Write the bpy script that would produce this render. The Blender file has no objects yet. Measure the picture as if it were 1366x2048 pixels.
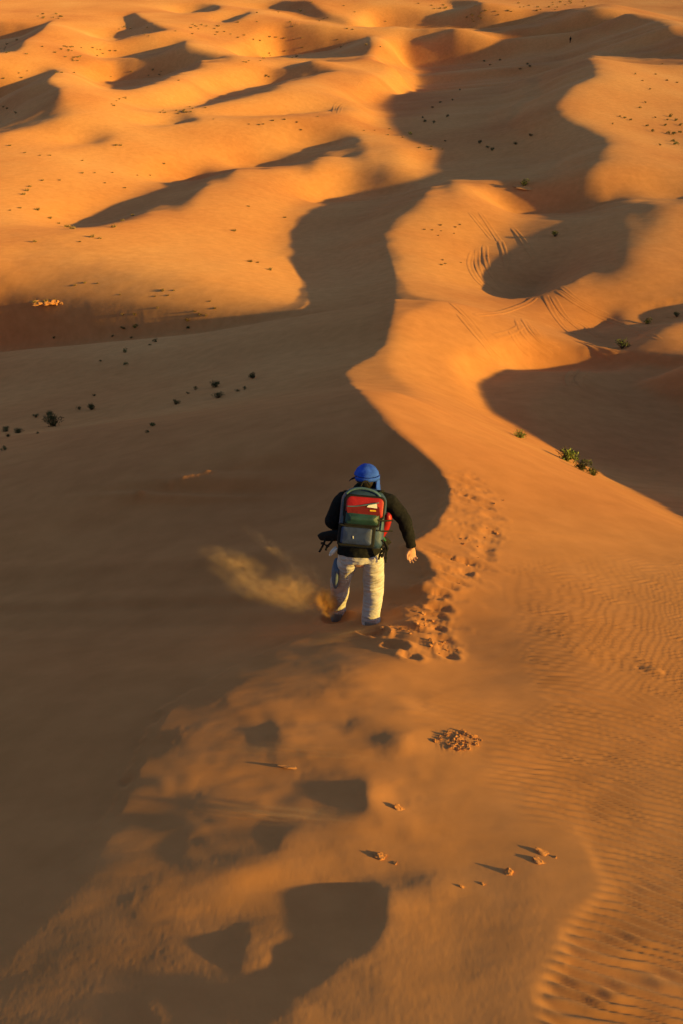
# Hiker descending the crest of a tall desert dune at low sun.  Blender 4.5, self-contained.
import bpy, bmesh, random
from mathutils import Vector, Matrix, noise as mnoise
import numpy as np, math, time
T0=time.time()
scene=bpy.context.scene
COL=scene.collection

import numpy as np, math
F=1993.0; CX,CY=683.0,1024.0
PITCH=math.radians(33.0)
SA=math.radians(20.0); SE=math.radians(13.0); TE=math.tan(SE)
cp,sp=math.cos(PITCH),math.sin(PITCH)
def ray(px,py):
    r=(px-CX)/F; u=(CY-py)/F
    return r, cp+u*sp, -sp+u*cp
def unproj(px,py,Y):
    r,ry,rz=ray(px,py); t=Y/ry
    return r*t, Y, rz*t
def proj(X,Y,Z):
    d=np.maximum(Y*cp-Z*sp,0.05); up=Y*sp+Z*cp
    return CX+F*X/d, CY-F*up/d
# ---- control points: image x, image y, distance in front of the camera (m)
CTRL=[(683,2040,1.45),(683,1700,2.75),(683,1400,5.0),(735,1260,6.5),(902,985,12),(785,860,18),(690,752,27),
(735,710,37),(780,600,60),(770,470,86),(880,362,115),(960,362,116),(920,345,143),
(100,850,34),(0,700,55),(400,700,50),(600,690,42),(690,560,66),(300,620,66),(400,644,60),(0,600,68),(300,500,86),(500,400,104),(600,340,120),(540,315,140),
(300,250,165),(100,400,112),(0,250,165),(683,220,180),(100,100,270),(500,100,270),(900,100,270),(1300,100,270),(0,0,400),(683,0,400),(1366,0,400),(-300,300,155),(-300,600,68),(-300,0,400),(1700,0,400),
(1000,865,17.5),(850,815,21),(1366,1070,12.5),(1200,975,14.5),
(1150,930,33),(1366,900,38),(1250,690,60),(1000,700,50),(950,790,40),(1000,590,78),(1100,500,97),(1200,395,114),(1366,500,94),(1366,620,70),(1300,340,128),(1180,330,132),(1100,290,150),(1350,200,195),(900,250,172),(1700,600,72),(1700,300,140),(1700,850,42),
(1050,1300,6.6),(1366,1300,8.2),(1366,1700,3.3),(1366,2040,1.72),(1700,1300,10.5),(1700,1800,3.6),(1050,1700,3.0),(1050,2040,1.55),(1050,1100,9.8),
(300,1400,5.3),(100,1400,6.0),(0,1100,14),(300,1050,13.5),(0,950,21),(500,900,18.5),(0,1700,3.0),(0,2040,1.65),(-300,1400,7.5),(-300,1000,20),(-300,850,36),(-300,1900,2.4)]
PTS=[unproj(*c) for c in CTRL]+[(0,0,-1.7),(0,-3,-0.1),(-6,-3,-2.2),(6,-3,-2.4),(-3,0,-2.3),(3,0,-2.6),(40,-3,-10),(-40,-3,-14),(80,40,-27),(-70,40,-28)]
def warp(X,Y):
    Yc=np.maximum(Y,-3.0)+6.0
    return X/Yc*1.6, np.log(Yc)
class TPS:
    def __init__(s,P,lam=1e-4):
        P=np.array(P,float); a,b=warp(P[:,0],P[:,1]); s.c=np.stack([a,b],1)
        n=len(P); d=np.linalg.norm(s.c[:,None]-s.c[None],axis=2)
        K=s.k(d)+lam*np.eye(n); Q=np.c_[np.ones(n),s.c]
        A=np.block([[K,Q],[Q.T,np.zeros((3,3))]])
        s.w=np.linalg.solve(A,np.r_[P[:,2],0,0,0])
    def k(s,d): return d*d*np.log(np.maximum(d,1e-9))
    def __call__(s,X,Y):
        sh=X.shape; a,b=warp(X.ravel(),Y.ravel()); out=s.w[-3]+s.w[-2]*a+s.w[-1]*b
        for i in range(len(s.c)):
            out+=s.w[i]*s.k(np.hypot(a-s.c[i,0],b-s.c[i,1]))
        return out.reshape(sh)
# ---- shadows traced (image px).
SH=[
[(0,610),(100,616),(200,622),(260,628),(330,638),(400,644),(500,644),(570,635),(610,620),(620,600),(612,570),(590,545),(565,520),(557,490),(560,465),(580,430),(610,395),(650,370),(690,355),(735,348),(800,350),(860,355),(885,362),(870,380),(820,410),(780,440),(765,470),(770,500),(783,540),(785,600),(775,650),(765,690),(740,712),(700,732),(683,748),(690,765),(720,790),(745,815),(785,860),(820,890),(850,915),(880,940),(893,960),(902,980),(900,1000),(885,1025),(870,1055),(840,1075),(810,1090),(790,1150),(740,1200),(640,1260),(480,1330),(330,1420),(290,1500),(245,1600),(150,1750),(20,1880),(-60,1960),(-420,2100),(-420,585)],
[(905,56),(940,72),(990,77),(1100,77),(1140,85),(1170,105),(1190,130),(1193,145),(1180,155),(1140,170),(1120,190),(1112,210),(1118,228),(1140,243),(1180,255),(1205,272),(1215,290),(1205,310),(1180,330),(1160,350),(1157,365),(1175,375),(1230,388),(1290,400),(1285,430),(1250,475),(1210,520),(1150,560),(1100,580),(1060,594),(1020,598),(990,592),(955,575),(935,545),(935,525),(945,500),(990,465),(1035,438),(1020,420),(1005,400),(1003,372),(1005,366),(900,357),(872,355),(860,345),(850,330),(850,318),(870,305),(877,295),(855,297),(830,290),(790,275),(775,260),(755,245),(765,230),(770,215),(760,203),(720,205),(745,190),(800,165),(853,145),(830,133),(790,122),(785,100),(800,70),(850,62)],
[(640,128),(590,132),(550,145),(500,160),(440,175),(380,200),(330,213),(270,213),(340,219),(420,210),(470,195),(530,175),(600,150),(690,135)],
[(495,96),(560,66),(683,66),(740,68),(745,95),(735,112),(640,119),(600,118),(500,112)],
[(370,332),(440,329),(500,311),(560,297),(590,287),(600,273),(640,263),(690,263),(720,268),(740,290),(760,320),(775,345),(735,346),(715,325),(695,305),(660,297),(620,315),(590,333),(455,334)],
[(370,333),(330,355),(280,385),(200,405),(140,435),(120,455),(165,457),(240,440),(300,415),(360,395),(410,370),(450,342),(440,334)],
[(200,155),(215,140),(280,130),(330,122),(400,120),(400,128),(340,150),(300,168),(260,180),(220,180)],
[(215,100),(300,92),(340,80),(375,78),(360,95),(440,112),(470,115),(400,119),(340,119),(250,116),(210,115)],
[(-420,175),(0,155),(60,150),(120,138),(95,155),(90,168),(122,170),(115,190),(100,208),(50,230),(0,252),(-100,290),(-420,300)],
[(-60,62),(0,60),(60,52),(100,40),(80,60),(40,85),(30,105),(0,105),(-60,108)],
[(180,70),(240,60),(235,30),(265,26),(290,45),(340,55),(300,65),(250,75),(220,85),(215,78)],
[(340,22),(400,12),(440,10),(430,22),(370,27)],
[(500,15),(560,3),(620,4),(650,25),(683,40),(760,50),(790,55),(683,48),(640,42),(600,35),(560,22)],
[(430,38),(490,20),(505,22),(460,45),(430,47)],
[(150,290),(175,276),(215,268),(222,273),(190,287)],
[(285,251),(330,238),(390,230),(398,238),(350,248)],
[(430,227),(560,222),(683,211),(683,217),(560,228)],
[(790,30),(870,26),(900,18),(880,2),(950,2),(970,15),(1000,25),(1080,24),(1130,24),(1200,21),(1280,28),(1330,45),(1355,65),(1366,78),(1420,90),(1420,122),(1366,121),(1250,115),(1180,107),(1140,83),(1100,76),(1000,76),(960,62),(905,52),(860,54),(760,50),(720,40)],
[(1225,379),(1290,376),(1366,377),(1500,372),(1500,415),(1366,403),(1300,390)],
[(1500,585),(1366,602),(1300,612),(1240,622),(1180,650),(1130,664),(1200,692),(1260,700),(1310,655),(1366,640),(1500,630)],
[(925,735),(940,785),(965,820),(1010,845),(1180,935),(1366,1045),(1700,1220),(1700,720),(1366,712),(1200,702),(1060,700),(1000,705)],
]
FG=[
[(640,1262),(720,1200),(770,1150),(812,1088),(850,1108),(872,1150),(838,1170),(868,1196),(800,1214),(826,1238),(770,1250),(700,1265)],
]
SH=SH+FG
HOLLOW=[
[(462,1758),(560,1756),(640,1759),(700,1760),(735,1772),(757,1800),(750,1850),(720,1895),(660,1925),(600,1975),(520,2030),(500,2110),(200,2110),(300,1960),(340,1850),(400,1790)],
[(640,1537),(700,1542),(728,1575),(735,1606),(705,1626),(650,1636),(600,1668),(520,1710),(430,1745),(380,1700),(330,1660),(300,1610),(350,1570),(430,1556),(560,1543)],
[(360,1438),(430,1430),(480,1438),(530,1440),(543,1465),(550,1497),(500,1500),(430,1478),(390,1462)],
[(400,1340),(500,1358),(600,1372),(645,1388),(600,1402),(510,1388),(430,1368)],
[(560,1448),(640,1442),(710,1444),(780,1462),(806,1486),(770,1506),(680,1486),(600,1470)],
[(540,1262),(640,1262),(720,1270),(790,1272),(822,1292),(798,1312),(720,1302),(620,1290)],
[(690,1690),(760,1708),(830,1738),(858,1768),(800,1792),(750,1760)],
[(500,1290),(600,1308),(690,1345),(640,1352),(560,1328)],
[(300,1560),(345,1565),(355,1585),(330,1597),(305,1580)],
[(700,1395),(790,1400),(830,1420),(760,1418)],
]
LIP=[
([(460,1753),(500,1738),(560,1733),(640,1741),(705,1751),(640,1757),(520,1757)],.30),
([(738,1562),(785,1566),(802,1598),(775,1622),(735,1602)],.26),
([(780,1790),(865,1778),(882,1800),(800,1835)],.2),
([(805,1478),(870,1458),(885,1500),(815,1512)],.22),
([(590,1432),(760,1430),(690,1441),(600,1441)],.16),
([(820,1270),(880,1262),(930,1300),(850,1316)],.26),
([(660,1350),(800,1350),(850,1372),(740,1376)],.16),
([(620,1640),(700,1640),(560,1700)],.1),
([(520,1262),(600,1262),(640,1285),(540,1280)],.08),
]
GUIDE=[(1000,1000,.36),(1200,1000,.33),(1300,1250,.25),(1000,1300,.13),(900,1400,.2),(1200,1600,.17),(1250,1900,.14),(900,1900,.10),(700,1950,.08),(400,1800,.035),(400,1400,.045),(600,1600,.08),(800,1600,.15),(300,2000,.03),(780,800,.38),(900,650,.36),(820,1800,.14),(870,1320,.24),(900,1100,.34),(500,1500,.06),(300,1600,.03),(1000,1800,.11),(1000,1500,.18),(150,1950,.02),(650,1330,.10),(650,1410,.12)]
_HM=[None,None]
def guide_maps():
    h=raster(HOLLOW,[]).astype(float); _HM[0]=g2(h,3.5)
    l=np.zeros_like(h); w=np.zeros_like(h)
    for p,v in LIP:
        m=g2(raster([p],[]).astype(float),2.2); l+=m*v; w+=m
    _HM[1]=(l,np.minimum(w,1))
    mm=g2(raster(SH[:1],[]).astype(float),52/MS*1.6); _HM.append(np.clip(1-2*mm,0,1))
def guide(px,py):
    a=0;b=1e-9
    for x,y,v in GUIDE:
        w=1/(((px-x)/70)**2+((py-y)/70)**2+.6)**2; a=a+w*v; b=b+w
    w=np.clip((620-py)/100,0,1)
    v=(a/b)*(1-w)+.34*w
    if _HM[0] is not None:
        i=np.clip(((px-MX0)/MS).astype(int),0,_HM[0].shape[1]-1); j=np.clip(((py-MY0)/MS).astype(int),0,_HM[0].shape[0]-1)
        k=_HM[0][j,i]; l=_HM[1][0][j,i]; u=_HM[1][1][j,i]
        e=_HM[2][j,i]; v=np.where(py>1290,v*(e*(1-np.clip((py-1290)/80,0,1)*0)),v); v=v*(1-k)-.01*k; v=v*(1-u)+l*1.25
    return v
LITHOLES=[[(908,54),(940,53),(990,72),(985,76),(945,70)],[(1155,18),(1180,17),(1190,24),(1165,24)]]
MX0,MY0,MS=-420,-80,2.0
def raster(polys,holes):
    W=int((1780-MX0)/MS); H=int((2120-MY0)/MS)
    xs=MX0+(np.arange(W)+.5)*MS; ys=MY0+(np.arange(H)+.5)*MS
    m=np.zeros((H,W),bool)
    def fill(poly,val):
        p=np.array(poly,float); q=np.roll(p,-1,0)
        y0=max(0,int((p[:,1].min()-MY0)/MS)-1); y1=min(H,int((p[:,1].max()-MY0)/MS)+2)
        for j in range(y0,y1):
            y=ys[j]; c=(p[:,1]<=y)!=(q[:,1]<=y)
            if not c.any(): continue
            xx=np.sort(p[c,0]+(y-p[c,1])*(q[c,0]-p[c,0])/(q[c,1]-p[c,1]))
            for a,b in zip(xx[::2],xx[1::2]):
                i0=max(0,int(math.ceil((a-xs[0])/MS))); i1=min(W,int(math.floor((b-xs[0])/MS))+1)
                if i1>i0: m[j,i0:i1]=val
    for s in polys: fill(s,True)
    for s in holes: fill(s,False)
    return m
def stretch(m,px_=24):
    o=m.copy(); y0=int((100-MY0)/MS); y1=int((660-MY0)/MS)
    for k in range(1,int(px_/MS)+1):
        dy=int(k*.18); o[y0:y1,:-k]|=m[y0+dy:y1+dy,k:]
    return o
def samp_mask(m,px,py):
    i=((px-MX0)/MS).astype(int); j=((py-MY0)/MS).astype(int)
    ok=(i>=0)&(i<m.shape[1])&(j>=0)&(j<m.shape[0])
    v=m[np.clip(j,0,m.shape[0]-1),np.clip(i,0,m.shape[1]-1)]
    return v,ok
UX,UY=-math.cos(SA),math.sin(SA); VX,VY=math.sin(SA),math.cos(SA)
class Grid:
    def __init__(s,u0,u1,v0,v1,d):
        s.u0,s.v0,s.d=u0,v0,d
        s.nu=int((u1-u0)/d)+1; s.nv=int((v1-v0)/d)+1
        s.u=u0+np.arange(s.nu)*d; s.v=v0+np.arange(s.nv)*d
        U,V=np.meshgrid(s.u,s.v); s.U=U
        s.X=U*UX+V*VX; s.Y=U*UY+V*VY
    def idx(s,X,Y):
        return ((X*UX+Y*UY)-s.u0)/s.d, ((X*VX+Y*VY)-s.v0)/s.d
    def samp(s,h,X,Y):
        a,b=s.idx(X,Y); a=np.clip(a,0,s.nu-1.001); b=np.clip(b,0,s.nv-1.001)
        i=a.astype(int); j=b.astype(int); a=a-i; b=b-j
        return (h[j,i]*(1-a)+h[j,i+1]*a)*(1-b)+(h[j+1,i]*(1-a)+h[j+1,i+1]*a)*b
    def bs(s,h,X,Y):
        a,b=s.idx(X,Y); a=np.clip(a,1,s.nu-3.001); b=np.clip(b,1,s.nv-3.001)
        i=a.astype(np.int32); j=b.astype(np.int32); a=a-i; b=b-j
        w=lambda t:((1-t)**3/6,(3*t**3-6*t*t+4)/6,(-3*t**3+3*t*t+3*t+1)/6,t**3/6)
        wa=w(a); wb=w(b); out=0
        for q in range(4):
            row=0
            for p in range(4): row=row+wa[p]*h[j+q-1,i+p-1]
            out=out+wb[q]*row
        return out
def gb(a,s,ax):
    if s<=0: return a
    r=int(3*s+1); k=np.exp(-.5*(np.arange(-r,r+1)/s)**2); k/=k.sum()
    n=a.shape[ax]; pad=[(0,0)]*2; pad[ax]=(r,r); b=np.pad(a,pad,mode='edge')
    L=n+2*r; f=np.fft.rfft(b,axis=ax); kk=np.zeros(L); kk[:2*r+1]=k; kf=np.fft.rfft(np.roll(kk,-r))
    kf=kf[None,:] if ax==1 else kf[:,None]
    o=np.fft.irfft(f*kf,n=L,axis=ax)
    return o[:,r:r+n] if ax==1 else o[r:r+n]
def g2(a,s): return gb(gb(a,s,0),s,1)
def visible(g,h,rmin,rmax,nr=700,na=500):
    th=np.linspace(-0.75,0.75,na); r=np.exp(np.linspace(math.log(rmin),math.log(rmax),nr))
    T,R=np.meshgrid(th,r)
    e=g.samp(h,R*np.sin(T),R*np.cos(T))/R
    cm=np.maximum.accumulate(e,0)
    tt=np.arctan2(g.X,g.Y); rr=np.hypot(g.X,g.Y)
    a=np.clip((tt+.75)/1.5*(na-1),0,na-1).astype(int); b=np.clip((np.log(np.maximum(rr,rmin))-math.log(rmin))/(math.log(rmax/rmin))*(nr-1),0,nr-1).astype(int)
    return (h/np.maximum(rr,.1)>=cm[np.maximum(b-1,0),a]-0.0008)&(g.Y>0.5)
def poisson(gu,gv,w0,wv,base0,d):
    # min (Du h-gu)^2 + wv (Dv h-gv)^2 + w0 (h-base0)^2 ; mirrored FFT
    nv,nu=base0.shape
    div=np.zeros_like(base0)
    div[:,0]-=gu[:,0]; div[:,1:-1]+=gu[:,:-2]-gu[:,1:-1]; div[:,-1]+=gu[:,-2]
    div[0]-=wv*gv[0]; div[1:-1]+=wv*(gv[:-2]-gv[1:-1]); div[-1]+=wv*gv[-2]
    rhs=div/d+w0*base0
    e=np.concatenate([rhs,rhs[:,::-1]],1); e=np.concatenate([e,e[::-1]],0)
    f=np.fft.rfft2(e)
    ku=2-2*np.cos(2*np.pi*np.fft.rfftfreq(2*nu)); kv=2-2*np.cos(2*np.pi*np.fft.fftfreq(2*nv))
    f/=(ku[None]+wv*kv[:,None])/d/d+w0
    return np.fft.irfft2(f,s=e.shape)[:nv,:nu]
def solve(g,mask,base,iters=30,rmin=5,rmax=600,h=None,slip=0.6,win=50.,eps=0.03,smax=0.6,wv=0.3,w0=2e-4,extW=None,log=None,fin=6,st_=None,vs=.5,fr_=.25,dig=.15,post=2.6,hb=.8,pure=0,vp=1.3,shb=0.,slipw=1.5,shbase=None):
    TU=g.U*TE; basep=base+TU; d=g.d
    h=base.copy() if h is None else h
    smax_=smax
    if callable(smax): smax=.4
    for it in range(iters):
        px,py=proj(g.X,g.Y,h); m,ok=samp_mask(mask,px,py)
        vis=visible(g,h,rmin,rmax)&ok
        if extW is not None: vis&=extW<.5
        hp=h+TU; hol=(st_(px,py)<.008) if st_ is not None else np.zeros(m.shape,bool)
        cm=np.maximum.accumulate(hp,1); inshadow=hp<cm-0.003*d
        known=vis; lit=known&~m&~hol; sh=known&m
        shx=np.where(known,m,inshadow); litx=~shx
        if log and (it%5==0 or it==iters-1): log(it,(inshadow!=m)[known].mean(),np.abs(h-base).max())
        if callable(smax_): smax=smax_(px,py)
        # isotonic on lit
        big=1e9
        c1=np.maximum.accumulate(np.where(litx,hp,-big),1)
        c2=np.minimum.accumulate(np.where(litx,hp,big)[:,::-1],1)[:,::-1]
        iso=np.where(c1<-big/2,c2,np.where(c2>big/2,c1,.5*(c1+c2)))
        iso=np.where(np.abs(iso)>big/2,hp,iso)
        di=np.diff(iso,axis=1,append=iso[:,-1:])/d
        sl=np.where(litx,np.clip(di,eps,smax),0)
        want=g2(di,win/d/2.5) if False else gb(gb(np.diff(basep,axis=1,append=basep[:,-1:]+TE*0)/d,win/d/2,1),win/d/4,0)
        have=gb(gb(sl,win/d/2,1),win/d/4,0); frac=gb(gb(litx.astype(float),win/d/2,1),win/d/4,0)
        sl=np.where(litx,np.clip(sl+(want-have)/np.maximum(frac,.15),eps,smax),0)
        if st_ is not None: gw=np.clip((26-np.hypot(g.X,g.Y))/12,0,1); sl=np.where(litx,st_(px,py)*gw+sl*(1-gw),0)
        # dip gradient in shadow: slip then rise; distance since start / run length
        idx=np.arange(g.nu)[None]
        st=np.maximum.accumulate(np.where(litx,idx,-1),1); en=np.minimum.accumulate(np.where(litx,idx,g.nu)[:,::-1],1)[:,::-1]
        L=np.maximum(en-st,1).astype(float); x=(idx-st)/L
        a=(slip(px,py) if callable(slip) else slip)-TE; fr=fr_
        # smooth dip: rate -a over first fr, then rise to return to zero
        dip=np.where(x<fr,-a, a*fr/(1-fr))
        if shb>0:
            wr=shb*np.clip((88-np.hypot(g.X,g.Y))/22,0,1); db=np.diff(basep,axis=1,append=basep[:,-1:])/d
            dip=np.where((idx-st)*d<slipw,dip,dip*(1-wr)+wr*np.minimum(db,.1))
        open_=(st<0)|(en>=g.nu)
        dip=np.where(open_,0,dip)
        gu=np.where(shx,dip,sl)
        # unknown: keep the present gradient
        cur=np.diff(hp,axis=1,append=hp[:,-1:])/d
        gu=np.where(known,gu,0.5*gu+0.5*np.clip(cur,-.5,smax))
        gvb=np.diff(basep,axis=0,append=basep[-1:])/d
        curv=np.diff(hp,axis=0,append=hp[-1:])/d
        gv=gvb*.5+.5*np.clip(curv,-.65,.65)
        new=poisson(gu,gv,w0,wv,basep,d) if it<iters-pure else hp.copy()
        if it>=iters-fin:   # hard projection near the end
            c1=np.maximum.accumulate(np.where(lit,new,-big),1); c2=np.minimum.accumulate(np.where(lit,new,big)[:,::-1],1)[:,::-1]
            iso=np.where(c1<-big/2,new,np.where(c2>big/2,c1,.5*(c1+c2)))
            t=np.where(lit,iso,new)
            M=np.where(c1<-big/2,new+1,c1)
            t=np.where(sh,np.minimum(t,M-0.02*d-dig*np.minimum((idx-st),(en-idx)*.6)*d*.5),t)
            new=new+0.7*gb(gb(t-new,hb,0),hb*.6,1) if it<iters-pure else new+.75*gb(t-new,vp,0)
            if it<iters-pure: new=gb(new-basep,vs,0)+basep
        if iters-fin-4<=it<iters-pure: new=np.where(known,new,.3*new+.7*g2(new-basep,2.0)+.7*basep)
        if extW is not None: new=new*(1-extW)+(base+TU)*extW
        step=.6 if it<iters-fin else .8
        h=h+step*(new-TU-h)
    if shbase is not None:
        hp=h+TU; hp2=np.where(shx,-1e9,hp); M=np.maximum.accumulate(hp2,1); M=np.where(M<-1e8,hp,M)
        a1=(idx-st)*d; a2=(en-idx)*d; sp_=shbase+TU; sp_=sp_+g2(np.where(shx,0,hp-sp_),9)*.6
        t=np.minimum(sp_,M-.05-.075*np.minimum(np.minimum(a1,a2),14)); t=np.maximum(t,M-.42*np.minimum(a1,a2*1.0+0*a1))
        wq=g2(shx.astype(float),1.0)*np.clip((96-np.hypot(g.X,g.Y))/12,0,1)
        if extW is not None: wq=wq*(1-extW)
        t=np.where(shx,t,hp); t=g2(t-sp_,1.6)+sp_; t=np.where((a1<2.2*d)|~shx,hp,t)
        h=h*(1-wq)+wq*(t-TU)
    if post:
        hp=h+TU; ex=np.abs(np.gradient(hp,d,axis=1)); w=np.clip(g2(((np.gradient(hp,d,axis=1)>smax*.85)).astype(float),1.6)*2.2,0,1); w=g2(w,1.2); q=h-base; h=h*(1-w)+w*(g2(q,post)+base)
    if rmax>400:
        q=h-base; a=np.clip((np.hypot(g.X,g.Y)-170)/120,0,1); h=base+q*(1-a)+a*g2(q,.5)
    return h

# ================= terrain =================
sm=lambda x:x*x*(3-2*x)
ramp=lambda r,a,b:sm(np.clip((r-a)/(b-a),0,1))
base=TPS(PTS)
mask=raster(SH,LITHOLES); guide_maps()
maskf=stretch(mask,26)
g=Grid(-230,430,-110,580,1.25)
h0=solve(g,maskf,base(g.X,g.Y),iters=36,fin=14,pure=8,dig=.3,post=1.6,rmin=5,eps=.11,smax=lambda x,y:.38-.22*np.exp(-((x-170)/260)**2-((y-560)/110)**2),vs=.6,hb=.4,slip=.6,fr_=.22,wv=.12)
gm=Grid(-60,100,-20,132,0.25)
_R=np.hypot(gm.X,gm.Y); _far=g.bs(h0,gm.X,gm.Y); _bb=base(gm.X,gm.Y); _back=ramp(-gm.Y,-.5,1)
_W=ramp(_R,24,42)
hm=solve(gm,mask,_bb*(1-_W)+_far*_W,iters=24,fin=5,rmin=1,rmax=70,shb=.85,shbase=_bb*(1-_W)+_far*_W,win=10,eps=.1,smax=.5,wv=.5,w0=4e-3,st_=guide,extW=np.maximum(_W,_back))
_W2=ramp(_R,80,104)
hm=solve(gm,mask,hm,h=hm,iters=18,fin=10,pure=5,shb=.85,shbase=_bb*(1-_W2)+_far*_W2,dig=.2,hb=.5,vs=.4,post=2.2,rmin=1,rmax=130,win=12,eps=.1,smax=lambda x,y:.48-.3*np.exp(-((x-170)/260)**2-((y-560)/110)**2),wv=.4,w0=2e-2,st_=guide,extW=np.maximum(_W2,_back))
gf=Grid(-16,26,-6,28,0.056)
_W=ramp(np.hypot(gf.X,gf.Y),17,23)
hf_=solve(gf,mask,gm.bs(hm,gf.X,gf.Y),iters=20,fin=5,rmin=.8,rmax=30,shb=.9,slipw=.8,shbase=gm.bs(hm,gf.X,gf.Y),win=5,eps=.05,smax=.5,wv=.3,w0=1.2e-2,st_=guide,slip=lambda x,y:.55*ramp(-y,-1200,-1120)+(1-ramp(-y,-1200,-1120))*(TE+.06+.14*ramp(x,560,760)),dig=.03,vs=.4,hb=.4,pure=3,vp=.8,fr_=.2,post=2.2,extW=np.maximum(_W,ramp(-gf.Y,-.8,0)))
_fy=ramp(-gf.Y,-8.5,-6.0); hf_=hf_*(1-_fy)+_fy*g2(hf_,1.8)
SOFT=[(1280,430,50),(1210,520,55),(885,376,22),(755,300,40),(435,345,28),(340,405,30),(600,335,25),(1250,640,40),(700,140,25),(600,140,25)]
def soften(G,h,sig,rmin,rmax):
    q=h-base(G.X,G.Y); px,py=proj(G.X,G.Y,h); w=0
    for a,b,r in SOFT: w=w+np.exp(-((px-a)**2+(py-b)**2)/r**2)
    w=np.clip(w,0,1)*ramp(np.hypot(G.X,G.Y),25,35)*(G.Y>5); return h+w*(g2(q,sig)-q)
h0=soften(g,h0,2.2,0,0); hm=soften(gm,hm,8.0,0,0)
GH=[(g,h0),(gm,hm),(gf,hf_)]
def Hbase(X,Y):
    X=np.asarray(X,float); Y=np.asarray(Y,float)
    r=np.hypot(X,Y); a=ramp(r,92,106); b=ramp(r,19,22.5)
    n=r<22.5; m=(r>=19)&(r<106); q=r>=92
    o=np.zeros(X.shape); f=lambda k,x,y:GH[k][0].bs(GH[k][1],x,y)
    if n.any(): o[n]+=f(2,X[n],Y[n])*(1-b[n])
    if m.any(): o[m]+=f(1,X[m],Y[m])*(b[m]*(1-a[m]))
    if q.any(): o[q]+=f(0,X[q],Y[q])*a[q]
    return o
# value noise (vectorised) for the fine relief
_rs=np.random.RandomState(7); _tab=_rs.rand(256,256)*2-1
def vn(x,y):
    i=np.floor(x).astype(int); j=np.floor(y).astype(int); a=x-i; b=y-j; a=a*a*(3-2*a); b=b*b*(3-2*b)
    t=lambda p,q:_tab[q&255,p&255]
    return (t(i,j)*(1-a)+t(i+1,j)*a)*(1-b)+(t(i,j+1)*(1-a)+t(i+1,j+1)*a)*b
def fbm(x,y,o=4):
    s=0;k=1
    for q in range(o): s=s+vn(x+17.3*q,y-9.1*q)*k; x=x*2.03; y=y*2.03; k*=.5
    return s
def soft_poly(poly,soft):
    """distance-based soft membership in an image-traced region, as a raster"""
    m=raster([poly],[]).astype(float); return g2(m,soft/MS)
RIP=soft_poly([(985,1130),(1015,1200),(1035,1260),(1048,1330),(1075,1380),(1112,1415),(1040,1428),(960,1415),(870,1398),(800,1420),(830,1450),(960,1460),(985,1520),(975,1570),(1050,1590),(1045,1625),(1130,1650),(1185,1690),(1200,1730),(1218,1765),(1190,1815),(1150,1850),(1140,1885),(1110,1930),(1085,2010),(1100,2120),(1780,2120),(1780,1150),(1366,1130),(1150,1110)],13)
SHEET=soft_poly([(1020,1632),(1130,1650),(1185,1690),(1200,1730),(1218,1765),(1190,1815),(1150,1850),(1140,1885),(1110,1930),(1085,2010),(1100,2120),(700,2120),(700,1900),(800,1760),(900,1650)],13)
def msoft(m,px,py):
    a=np.clip((px-MX0)/MS-.5,0,m.shape[1]-1.01); b=np.clip((py-MY0)/MS-.5,0,m.shape[0]-1.01)
    i=a.astype(int); j=b.astype(int); a=a-i; b=b-j
    return (m[j,i]*(1-a)+m[j,i+1]*a)*(1-b)+(m[j+1,i]*(1-a)+m[j+1,i+1]*a)*b
# footprints and scuffs: image x, y, length along the slope (m), depth (m)
FEET=[]
_fr=random.Random(3)
for _i in range(38):      # the trodden trail curving down the crest
    _t=_i/37.0; _P=[(905,1312),(868,1240),(892,1170),(962,1118),(990,1062),(980,1005),(948,950)]
    _k=min(int(_t*6),5); _f=_t*6-_k
    _s=1-.45*_t
    FEET.append((_P[_k][0]*(1-_f)+_P[_k+1][0]*_f+_fr.uniform(-15,10),_P[_k][1]*(1-_f)+_P[_k+1][1]*_f+_fr.uniform(-9,9),_fr.uniform(.16,.34),_fr.choice([.016,.024,.034])*_s))
FEET+=[(675,1238,.42,.10),(745,1262,.34,.09),(790,1290,.3,.05),(820,1312,.25,.04),(1230,1322,.7,.012),(1306,1340,.22,-.02)]
FEET=[f+(.34,) for f in FEET]
for _i in range(60):
    _t=_fr.random(); _P=[(850,1290),(835,1230),(862,1180),(915,1120),(945,1065),(940,1005),(925,960)]
    _k=min(int(_t*6),5); _f=_t*6-_k; _s=1-.35*_t
    FEET.append((_P[_k][0]*(1-_f)+_P[_k+1][0]*_f+_fr.uniform(-62,38)*_s,_P[_k][1]*(1-_f)+_P[_k+1][1]*_f+_fr.uniform(-22,22),_fr.uniform(.35,.85),_fr.uniform(.010,.024)*_s,_fr.uniform(.07,.13)))
DX=[];  # filled after the first cast
# streaky shelves where the crest slumps away from the trail
STREAK=soft_poly([(905,940),(985,985),(1000,1080),(985,1130),(940,1170),(880,1215),(840,1290),(760,1300),(800,1200),(830,1120),(870,1060),(895,1010)],14)
HD=None
for _pl,_D in zip(HOLLOW,(.085,.075,.05,.045,.05,.05,.035,.035,.02,.02)):
    _xs=[v[0] for v in _pl]; _ys=[v[1] for v in _pl]
    _m=g2(raster([_pl],[]).astype(float),7.5)
    _gx=MX0+(np.arange(_m.shape[1])+.5)*MS; _gy=MY0+(np.arange(_m.shape[0])+.5)*MS
    _m=_m*(ramp(_gx,min(_xs)+.15*(max(_xs)-min(_xs)),min(_xs)+.85*(max(_xs)-min(_xs)))[None])*(1-.75*ramp(_gy,min(_ys)+.25*(max(_ys)-min(_ys)),max(_ys)))[:,None]*_D
    HD=_m if HD is None else np.maximum(HD,_m)
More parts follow.
